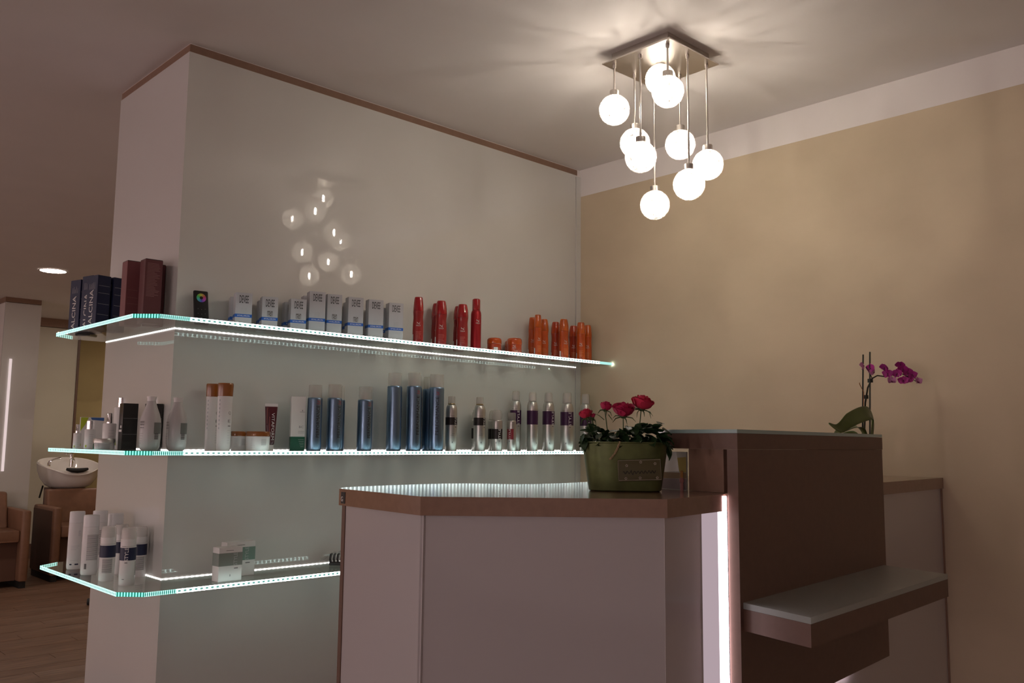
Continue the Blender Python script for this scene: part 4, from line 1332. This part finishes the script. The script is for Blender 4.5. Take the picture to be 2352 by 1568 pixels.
for k in (0.3, 0.6, 0.9, 0.97):
    secs.append((oval(*a_at(k)), PH*k))
secs += [(oval(a_at(1)[0]+0.0015, a_at(1)[1]+0.0015), PH*0.985), (oval(a_at(1)[0]+0.0015, a_at(1)[1]+0.0015), PH),
         (oval(a_at(1)[0]-0.003, a_at(1)[1]-0.003), PH), (oval(a_at(0.9)[0]-0.003, a_at(0.9)[1]-0.003), PH*0.9)]
loft(secs).build('pot', M_POT, t, True)
loft([(oval(a_at(0.88)[0]-0.004, a_at(0.88)[1]-0.004), PH*0.9+0.0003), (oval(a_at(0.88)[0]-0.006, a_at(0.88)[1]-0.006), PH*0.93)]).build('soil', M_SOIL, t)
q = bpy.data.objects.new('plaque', MB().bevbox(-0.046, 0.046, -0.0022, 0.0022, -0.0225, 0.0225, 0.002).mesh('plaque', True))
q.data.materials.append(M_PLAQUE)
COL.objects.link(q)
q.parent = t
q.location = (0.029, -0.0655, 0.047)
q.rotation_euler = (R_(-6), R_(-2.2), R_(4))
m = MB()
m.tube([(-0.0445, -0.0024, -0.021), (0.0445, -0.0024, -0.021), (0.0445, -0.0024, 0.021), (-0.0445, -0.0024, 0.021)], 0.0009, 5, True)
m.build('worn_edge', M_PLAQUEE, q)
for fx, fz in ((-0.027, 0.010), (0.003, 0.0165), (0.033, 0.0125), (-0.030, -0.017), (0.0, -0.0165), (0.036, -0.017)):
    m = MB()
    for k in range(5):
        a = 2*PI*k/5+0.4
        m.lathe([(0.0, 0.0), (0.0011, 0.0003), (0.0, 0.0006)], 6, cx=0.0021*math.cos(a), cy=0.0021*math.sin(a))
    e = m.build('flower_mark', mat('bone_paint', (0.40, 0.35, 0.28), 0.6), q)
    e.location = (fx, -0.0024, fz)
    e.rotation_euler = (R_(90), 0, 0)
m = MB()                                              # faded dark handwriting across the plaque
rr = random.Random(12)
pts = []
for i in range(60):
    u_ = i/59
    amp = 0.0055 if 14 < i < 20 else 0.0028
    pts.append((-0.036+0.070*u_, -0.0026, -0.0045+amp*math.sin(u_*58)+rr.uniform(-.0006, .0006)))
m.tube(pts, 0.00055, 4)
m.build('handwriting', M_INK, q)
m = MB()
tw = [Vector((-0.012, -0.0612, PH+0.0005)), Vector((-0.0165, -0.0640, 0.094)), Vector((-0.022, -0.0650, 0.083)), Vector((-0.028, -0.0660, 0.075)), Vector((-0.0335, -0.0665, 0.069))]
for ph in (0, PI):
    path = []
    for i in range(33):
        k = i/32*4
        j = min(3, int(k))
        p = tw[j].lerp(tw[j+1], k-j)
        path.append(p+Vector((0.0013*math.cos(i*1.1+ph), 0.0010*math.sin(i*1.1+ph), 0)))
    m.tube(path, 0.0016, 5)
m.build('twine', M_TWINE, t)

rp = thing('rose_plant', 'miniature rose bush with five deep pink blooms growing in the olive planter', 'plant', (PX, PY, ZC+PH*0.93), rz)
leaf = MB()
vs_ = []
for i in range(6):
    u_ = i/5
    wdt = 0.0085*math.sin(PI*min(1, 0.06+0.94*u_)**0.85)
    for j in (-1, 0, 1):
        vs_.append((j*wdt, 0.024*u_, 0.0022*abs(j)-0.006*u_*u_))
leaf.add(vs_, [(i*3+j, i*3+j+1, (i+1)*3+j+1, (i+1)*3+j) for i in range(5) for j in (0, 1)])
leaf_me = leaf.mesh('leaf', True)
rr = random.Random(21)
def place_leaf(p, sc, az, el, roll):
    o = link('leaf', leaf_me, M_LEAF, rp)
    o.location = p
    o.scale = (sc, sc, sc)
    o.rotation_euler = (el, roll, az)
for k in range(262):
    x = rr.uniform(-0.083, 0.078)
    y = rr.uniform(-0.045, 0.040)
    if x > 0.02:
        y = min(y, 0.012-(x-0.02)*0.6)
    top = 0.022+0.028*math.exp(-((x-0.030)/0.035)**2)+0.016*math.exp(-((x+0.050)/0.022)**2)
    z = rr.uniform(-0.002, top) if k % 3 else rr.uniform(-0.002, 0.012)
    az = math.atan2(y, x)-PI/2+rr.uniform(-0.9, 0.9)
    place_leaf((x, y, z), rr.uniform(0.9, 1.3), az, rr.uniform(-0.5, 0.6), rr.uniform(-0.8, 0.8))
for p, sc, az, el, ro in (((-0.088, -0.030, 0.024), 1.15, 2.2, -0.9, 0.4), ((-0.086, -0.036, 0.014), 1.25, 2.5, -1.1, 0.2), ((-0.072, -0.038, 0.012), 1.1, 1.9, -0.8, 0.1),
                          ((0.078, -0.056, 0.034), 1.3, -1.0, -0.2, 0.5), ((0.082, -0.060, 0.024), 1.3, -1.4, -0.6, 0.3), ((0.084, -0.062, 0.008), 1.3, -1.9, -1.0, 0.0),
                          ((0.087, -0.064, -0.002), 1.2, -2.3, -1.2, 0.0), ((0.070, -0.050, 0.045), 1.1, -0.4, 0.3, 0.3), ((-0.062, -0.036, 0.040), 1.0, 1.2, 0.3, 0.3)):
    place_leaf(p, sc, az, el, ro)
petal = MB()
vs_ = []
for i in range(5):
    for j in range(5):
        u_, v_ = i/4, j/4-0.5
        wdt = 1.35*(0.35+0.65*math.sin(PI*0.5*min(1, u_*1.25)))*(1.0 if u_ < 0.9 else 0.86)
        a = v_*wdt
        rad = 0.26+0.60*math.sin(min(1, u_*1.35)*PI/2)+0.20*u_**5
        vs_.append((rad*math.sin(a), -rad*math.cos(a), 0.02+0.98*u_**1.5-0.16*u_**6-0.12*abs(v_*2)**3*u_))
petal.add(vs_, [(i*5+j, i*5+j+1, (i+1)*5+j+1, (i+1)*5+j) for i in range(4) for j in range(4)])
petal_me = petal.mesh('petal', True)
petal_me.materials.append(M_ROSE)
petal_me2 = petal_me.copy()
petal_me2.materials.clear()
petal_me2.materials.append(M_ROSE2)
for n, (x, y, z, r, tx, ty, opn) in enumerate(((-0.083, -0.034, 0.058, 0.0175, 0.15, -0.25, 0.45), (-0.043, -0.020, 0.076, 0.0165, 0.1, 0.20, 0.30),
                                              (-0.004, -0.034, 0.062, 0.0265, 0.30, 0.05, 0.85), (0.035, -0.026, 0.078, 0.0265, 0.20, 0.18, 0.60),
                                              (-0.071, -0.026, 0.056, 0.0110, 0.2, 0.3, 0.3))):
    fl_ = MB()
    fl_.lathe([(0.0, -0.004), (r*0.20, -0.003), (r*0.34, 0.001), (r*0.30, 0.006), (0, 0.006)], 10)
    for k in range(5):
        a = 2*PI*k/5
        d = Vector((math.cos(a), math.sin(a), 0))
        fl_.tube([d*r*0.25, d*r*0.75+Vector((0, 0, -0.002)), d*r*1.05+Vector((0, 0, -0.010))], [0.0016, 0.0012, 0.0003], 4)
    fo = fl_.build('flower', M_STEM, rp, True)
    fo.location = (x, y, z)
    fo.rotation_euler = (tx, ty, 0)
    lay = ((4, 0.42, 1.12, 0.0), (5, 0.62, 1.10, 0.25), (6, 0.82, 0.98, 0.6), (7, 1.0, 0.80, 1.0))
    kk = 0
    for li, (cnt, sc, hgt, op) in enumerate(lay):
        if n == 4 and li > 1:
            break
        for k in range(cnt):
            o = link('petal', petal_me if (n in (0, 3)) else petal_me2, None, fo)
            o.rotation_euler = (-0.30*op*opn+rr.uniform(-.12, .12), rr.uniform(-.1, .1), 2*PI*k/cnt+li*0.7+rr.uniform(-.2, .2))
            s_ = r*sc*(0.72+0.42*opn*op)
            o.scale = (s_, s_, r*hgt*1.15*(1.1-0.30*op*opn))
            kk += 1
    st = MB()
    st.tube([(x*0.72, y*0.6, -0.006), (x*0.90, y*0.8, z*0.5), (x, y, z-0.002)], [0.0013, 0.0012, 0.0011], 6)
    st.build('stem', M_STEM, rp, True)
for pts in (((-0.045, -0.03, 0.055), (-0.056, -0.034, 0.064), (-0.066, -0.036, 0.068)), ((0.031, -0.034, 0.078), (0.026, -0.040, 0.070), (0.025, -0.042, 0.060)),
            ((0.046, -0.034, 0.076), (0.053, -0.040, 0.070), (0.055, -0.042, 0.058)), ((-0.036, -0.03, 0.066), (-0.030, -0.036, 0.058), (-0.027, -0.038, 0.053))):
    MB().tube(pts, [0.0011, 0.0010, 0.0003], 4).build('sepal', M_STEM, rp, True)

# ------------------------------------------------------------------ small reflective panel, its reflections painted on, in the opening of the raised counter
t = thing('reflection_panel', 'small standing panel with painted white, yellow and brown reflections in the counter opening', 'picture', (1.668, 1.204, ZC), R_(0))
t.rotation_euler = (0, 0, math.atan2(1.163-1.245, 1.665-1.684))
W_, H_ = 0.084, 0.0855
MB().box(-W_/2, W_/2, 0.0, 0.004, 0.0, H_).build('backing', mat('grey_green_reflection', (0.48, 0.47, 0.40), 0.4), t)
def pp(name, m_, poly):
    MB().add([(x, -0.0006, z) for x, z in poly], [tuple(range(len(poly)))]).build(name, m_, t)
pp('white_area', M_WHITEINK, [(-0.042, 0.038), (0.018, 0.042), (0.010, 0.085), (-0.042, 0.085)])
pp('yellow_area', M_REFLY, [(0.019, 0.040), (0.042, 0.040), (0.042, 0.074), (0.013, 0.072)])
pp('brown_area', M_REFLB, [(-0.042, 0.024), (0.042, 0.026), (0.042, 0.0395), (-0.042, 0.0375)])
pp('mauve_area', M_REFLG, [(-0.042, 0.001), (0.042, 0.001), (0.042, 0.0255), (-0.042, 0.0235)])
t2 = thing('pen_stand', 'slim rose and orange stick standing before the small panel', 'pen', (1.6485, 1.169, ZC), 0)
MB().lathe([(0, 0), (0.0038, 0), (0.0040, 0.014), (0.0030, 0.016), (0.0052, 0.020), (0.0052, 0.025), (0.0038, 0.028), (0, 0.028)], 12).build('lower_barrel', M_PINKP, t2, True)
MB().lathe([(0, 0.0283), (0.0036, 0.0283), (0.0034, 0.043), (0, 0.044)], 12).build('upper_barrel', mat('ochre_plastic', (0.50, 0.24, 0.06), 0.4), t2, True)

# ------------------------------------------------------------------ orchid behind the raised counter
OX, OY, OZ = 2.800, 1.280, ZC
t = thing('flower_pot', 'small dark pot holding the orchid behind the raised counter', 'pot', (OX, OY, OZ))
MB().lathe([(0, 0), (0.030, 0), (0.033, 0.004), (0.039, 0.105), (0.041, 0.106), (0.041, 0.112), (0.038, 0.112), (0.036, 0.098), (0, 0.098)], 32).build('pot_body', M_BROWND, t, True)
oc = thing('orchid', 'magenta orchid with bent flower spray and two dark stakes behind the raised counter', 'plant', (OX, OY, OZ+0.0985))
Q = lambda x, y, z: (x-OX, y-OY, z-OZ-0.0985)
for a, b in ((Q(2.832, 1.296, 1.299), Q(2.860, 1.296, 1.600)), (Q(2.834, 1.272, 1.299), Q(2.858, 1.272, 1.607))):
    MB().tube([a, b], 0.0026, 8).build('stake', M_STAKE, oc, True)
MB().tube([Q(2.815, 1.285, 1.299), Q(2.840, 1.290, 1.37), Q(2.857, 1.293, 1.44), Q(2.862, 1.285, 1.49), Q(2.868, 1.272, 1.520), Q(2.885, 1.262, 1.530), Q(2.915, 1.250, 1.528),
           Q(2.945, 1.235, 1.536), Q(2.975, 1.220, 1.540), Q(3.005, 1.205, 1.528), Q(3.030, 1.195, 1.516)], [0.0034, 0.0032, 0.003, 0.0028, 0.0026, 0.0022, 0.002, 0.0018, 0.0016, 0.0014, 0.0010], 7).build('stem', M_OSTEM, oc, True)
MB().tube([Q(2.868, 1.272, 1.520), Q(2.850, 1.275, 1.545), Q(2.842, 1.280, 1.556)], 0.0014, 6).build('stem', M_OSTEM, oc, True)
MB().tube([Q(2.822, 1.285, 1.40), Q(2.833, 1.288, 1.435), Q(2.846, 1.292, 1.475), Q(2.828, 1.292, 1.490), Q(2.817, 1.292, 1.500), Q(2.818, 1.292, 1.504)], 0.0012, 5).build('dry_root', M_TANGLE, oc, True)
for p in (Q(2.860, 1.292, 1.459), Q(2.858, 1.274, 1.512)):
    o = MB().lathe([(0.0035, -0.006), (0.0085, -0.006), (0.0085, 0.006), (0.0035, 0.006)], 12).build('clip', M_STAKE, oc, True)
    o.location = p
def strap_leaf(path, widths, nrm):
    mb = MB()
    vs_ = []
    path = [Vector(p) for p in path]
    # resample smoothly
    fine, fw = [], []
    for i in range(len(path)-1):
        p0 = path[max(0, i-1)]; p1 = path[i]; p2 = path[i+1]; p3 = path[min(len(path)-1, i+2)]
        for k in range(5):
            s_ = k/5
            fine.append(0.5*((2*p1)+(p2-p0)*s_+(2*p0-5*p1+4*p2-p3)*s_*s_+(3*p1-p0-3*p2+p3)*s_**3))
            fw.append(widths[i]+(widths[i+1]-widths[i])*s_)
    fine.append(path[-1]); fw.append(widths[-1])
    for i, p in enumerate(fine):
        tg = (fine[min(len(fine)-1, i+1)]-fine[max(0, i-1)]).normalized()
        sd = tg.cross(Vector(nrm)).normalized()
        up = sd.cross(tg)
        for j in (-1, -0.5, 0, 0.5, 1):
            vs_.append(p+sd*fw[i]*j+up*(0.25*fw[i]*(j*j-0.5)))
    n = len(fine)
    mb.add(vs_, [(i*5+j, i*5+j+1, (i+1)*5+j+1, (i+1)*5+j) for i in range(n-1) for j in range(4)])
    o = mb.build('leaf', M_ORCHLEAF, oc, True)
    sm = o.modifiers.new('thickness', 'SOLIDIFY')
    sm.thickness = 0.0016
    return o
strap_leaf([Q(2.842, 1.270, 1.315), Q(2.838, 1.262, 1.375), Q(2.812, 1.258, 1.402), Q(2.760, 1.262, 1.398), Q(2.690, 1.270, 1.378), Q(2.640, 1.280, 1.352), Q(2.595, 1.290, 1.366)],
           [0.010, 0.020, 0.023, 0.024, 0.022, 0.015, 0.003], (0.2, -1.0, 0.45))
strap_leaf([Q(2.840, 1.280, 1.312), Q(2.800, 1.285, 1.356), Q(2.740, 1.290, 1.360), Q(2.680, 1.295, 1.346), Q(2.650, 1.30, 1.335)],
           [0.008, 0.017, 0.019, 0.014, 0.003], (0, -0.3, 1))
strap_leaf([Q(2.850, 1.290, 1.312), Q(2.875, 1.33, 1.34), Q(2.90, 1.38, 1.335), Q(2.91, 1.42, 1.315)], [0.008, 0.016, 0.015, 0.003], (0.3, -0.2, 1))
op = MB()
vs_ = []
for i in range(6):
    for j in range(5):
        u_, v_ = i/5, (j/4-0.5)*2
        wdt = 0.62*math.sin(PI*min(1, 0.10+0.86*u_)**0.9)
        vs_.append((v_*wdt, 0.06*math.sin(u_*3)+0.05*v_*v_-0.18*u_*u_, u_))
op.add(vs_, [(i*5+j, i*5+j+1, (i+1)*5+j+1, (i+1)*5+j) for i in range(5) for j in range(4)])
op_me = op.mesh('petal', True); op_me.materials.append(M_ORCH)
op_pale = op_me.copy(); op_pale.materials.clear(); op_pale.materials.append(M_ORCHP)
rr = random.Random(31)
FL = [(2.852, 1.270, 1.552, -0.9, 0.0, 0), (2.838, 1.285, 1.560, -2.2, 0.2, 1), (2.860, 1.262, 1.538, -2.6, -0.4, 1), (2.905, 1.236, 1.536, -0.2, 0.1, 0), (2.900, 1.244, 1.556, -1.0, 0.6, 0),
      (2.925, 1.232, 1.512, 0.2, -0.5, 1), (2.945, 1.222, 1.538, -0.5, 0.1, 0), (2.968, 1.212, 1.554, 0.1, 0.4, 0), (2.985, 1.204, 1.545, 0.4, 0.1, 0), (2.958, 1.208, 1.515, -0.3, -0.3, 0),
      (2.975, 1.222, 1.570, -0.2, 0.7, 0), (3.004, 1.196, 1.536, 0.6, -0.1, 0), (3.028, 1.190, 1.514, 1.0, -0.5, 1), (2.995, 1.206, 1.520, 0.2, -0.4, 0)]
base = face_cam(2.95, 1.22)
for n, (x, y, z, yaw, tilt, pale) in enumerate(FL):
    c = MB()
    c.lathe([(0, -0.003), (0.0016, -0.002), (0.0022, 0.0015), (0, 0.0035)], 8)
    c.tube([(0, -0.001, -0.001), (0, -0.005, -0.004), (0.0, -0.006, -0.008)], [0.0018, 0.0024, 0.0010], 6)
    fo = c.build('flower', M_ORCHLIP, oc, True)
    fo.location = Q(x, y, z)
    fo.rotation_euler = (tilt, 0, base+yaw*0.8)
    for k, (ang, sc, wd) in enumerate(((0, 0.0165, 0.62), (72, 0.0185, 1.0), (-72, 0.0185, 1.0), (145, 0.0155, 0.62), (-145, 0.0155, 0.62))):
        o = link('petal', op_pale if pale else op_me, None, fo)
        o.rotation_euler = (rr.uniform(-0.15, 0.25)+(0.5 if pale else 0), R_(ang), 0)
        o.scale = (sc*wd, sc, sc)

# ------------------------------------------------------------------ wash chairs and stool in the salon beyond
def wash_chair(lab, x0, y0, w_, d_, grp):
    t = thing('salon_armchair', lab, 'chair', (x0, y0, 0), 0, grp)
    aw = 0.075
    for s_ in (0, 1):
        xa = 0 if s_ == 0 else w_-aw
        o = MB().bevbox(xa, xa+aw, 0.0, d_, 0.055, 0.66, 0.025).build('arm', M_LEATHER, t, True)
        MB().bevbox(xa-0.003 if s_ == 0 else xa+aw-0.003, xa+0.003 if s_ == 0 else xa+aw+0.003, 0.035, d_-0.02, 0.07, 0.63, 0.0028).build('side_panel', M_LEATHERD, o)
        MB().box(xa+0.012, xa+aw-0.012, 0.02, d_-0.02, 0.0, 0.055).build('foot', M_RUBBER, t)
    MB().bevbox(aw+0.002, w_-aw-0.002, 0.02, d_-0.12, 0.39, 0.49, 0.02).build('seat', M_LEATHER, t, True)
    b = MB()
    b.add([(aw+0.003, d_-0.20, 0.46), (w_-aw-0.003, d_-0.20, 0.46), (w_-aw-0.003, d_-0.08, 0.46), (aw+0.003, d_-0.08, 0.46),
           (aw+0.003, d_-0.10, 0.80), (w_-aw-0.003, d_-0.10, 0.80), (w_-aw-0.003, d_, 0.80), (aw+0.003, d_, 0.80)],
          [(3, 2, 1, 0), (4, 5, 6, 7), (0, 1, 5, 4), (1, 2, 6, 5), (2, 3, 7, 6), (3, 0, 4, 7)])
    o = b.build('backrest', M_LEATHER, t)
    bv = o.modifiers.new('soft', 'BEVEL')
    bv.width = 0.02
    bv.segments = 3
    MB().box(aw+0.002, w_-aw-0.002, 0.10, d_-0.10, 0.06, 0.385).build('base_panel', M_LEATHERD, t)
    return t
wash_chair('caramel leather wash chair under the white basin', 2.625, 8.70, 0.66, 0.62, None)
wash_chair('caramel leather armchair standing in front of the far pillar', 1.735, 8.52, 0.66, 0.60, None)
bs = thing('wash_basin', 'white ceramic hair wash basin with chrome tap and black neck rest', 'basin', (2.965, 9.46, 0.80))
MB().box(-0.16, 0.16, -0.02, 0.20, -0.80, -0.001).build('pedestal', M_LEATHERD, bs)
def rim_z(th):
    return 0.235+0.055*math.sin(th)-0.050*math.exp(-((((th-1.5*PI+PI) % (2*PI))-PI)/0.55)**2)
vs_, fs_ = [], []
prof = [(0.55, 0.0), (0.72, 0.03), (0.88, 0.10), (0.97, 0.18), (1.0, 0.98), (0.97, 1.02), (0.93, 1.0), (0.85, 0.75), (0.70, 0.45), (0.45, 0.32), (0.15, 0.28)]
NN = 44
rings = []
for k, (rs, zz) in enumerate(prof):
    for i in range(NN):
        th = 2*PI*i/NN
        rz_ = rim_z(th)
        fx = 0.285*rs*math.copysign(abs(math.cos(th))**0.8, math.cos(th))
        fy = 0.255*rs*math.copysign(abs(math.sin(th))**0.8, math.sin(th))
        z = (zz if k < 4 else None)
        if k < 4:
            z = zz*0.95
        elif k <= 6:
            z = rz_*zz
        else:
            z = 0.05+(rz_-0.05)*(zz-0.28)/0.72*0.9
        vs_.append((fx, fy, z))
for k in range(len(prof)-1):
    fs_ += [(k*NN+i, k*NN+(i+1) % NN, (k+1)*NN+(i+1) % NN, (k+1)*NN+i) for i in range(NN)]
fs_.append(tuple(range(NN-1, -1, -1)))
fs_.append(tuple(range((len(prof)-1)*NN, len(prof)*NN)))
MB().add(vs_, fs_).build('bowl', M_CERAMIC, bs, True)
m = MB()
for i in range(1):
    m.tube([(-0.10, -0.238, 0.190), (-0.05, -0.252, 0.178), (0.0, -0.256, 0.174), (0.05, -0.252, 0.178), (0.10, -0.238, 0.190)], [0.012, 0.022, 0.024, 0.022, 0.012], 8)
m.build('neck_rest', M_RUBBER, bs, True)
tp = MB()
tp.lathe([(0, 0.20), (0.024, 0.20), (0.022, 0.30), (0.024, 0.33), (0, 0.335)], 16, cx=0.06, cy=0.13)
tp.tube([(0.06, 0.13, 0.28), (0.05, 0.06, 0.285), (0.05, 0.02, 0.26)], 0.010, 8)
tp.tube([(0.06, 0.13, 0.325), (-0.02, 0.12, 0.335)], 0.006, 6)
tp.build('tap', M_CHROME, bs, True)
sh = MB()
sh.tube([(-0.16, 0.11, 0.21), (-0.15, 0.11, 0.255), (-0.11, 0.08, 0.275), (-0.06, 0.06, 0.285)], [0.020, 0.012, 0.012, 0.022], 8)
sh.build('hand_shower', M_CHROME, bs, True)
MB().tube([(-0.20, 0.1, 0.02), (-0.22, 0.12, -0.10)], 0.008, 6).build('hose', M_RUBBER, bs, True)

st = thing('work_stool', 'wheeled work stool mostly hidden behind the shelf partition', 'stool', (2.80, 7.36, 0))
MB().lathe([(0, 0.50), (0.15, 0.50), (0.17, 0.52), (0.17, 0.56), (0.15, 0.58), (0, 0.585)], 28).build('seat', M_LEATHERD, st, True)
MB().lathe([(0, 0.07), (0.03, 0.07), (0.025, 0.30), (0.018, 0.31), (0.018, 0.50), (0, 0.50)], 16).build('gas_lift', M_CHROME, st, True)
for k in range(5):
    a = PI+2*PI*k/5
    dx, dy = math.cos(a), math.sin(a)
    lg = MB().tube([(0.02*dx, 0.02*dy, 0.095), (0.27*dx, 0.27*dy, 0.065)], [0.018, 0.012], 8).build('base_leg', M_CHROME, st, True)
    c = MB()
    c.lathe([(0, -0.009), (0.025, -0.009), (0.027, 0.0), (0.025, 0.009), (0, 0.009)], 16)
    c = c.build('caster', M_RUBBER, lg, True)
    c.location = (0.285*dx, 0.285*dy, 0.027)
    c.rotation_euler = (R_(90), 0, a+R_(60))

for o in bpy.data.objects:                 # print too small to pick apart stays joined
    if o.name.split('.')[0] in ('fine_print', 'front_print', 'back_print', 'barcode', 'key_marks', 'lime_dots'):
        o['kind'] = 'stuff'
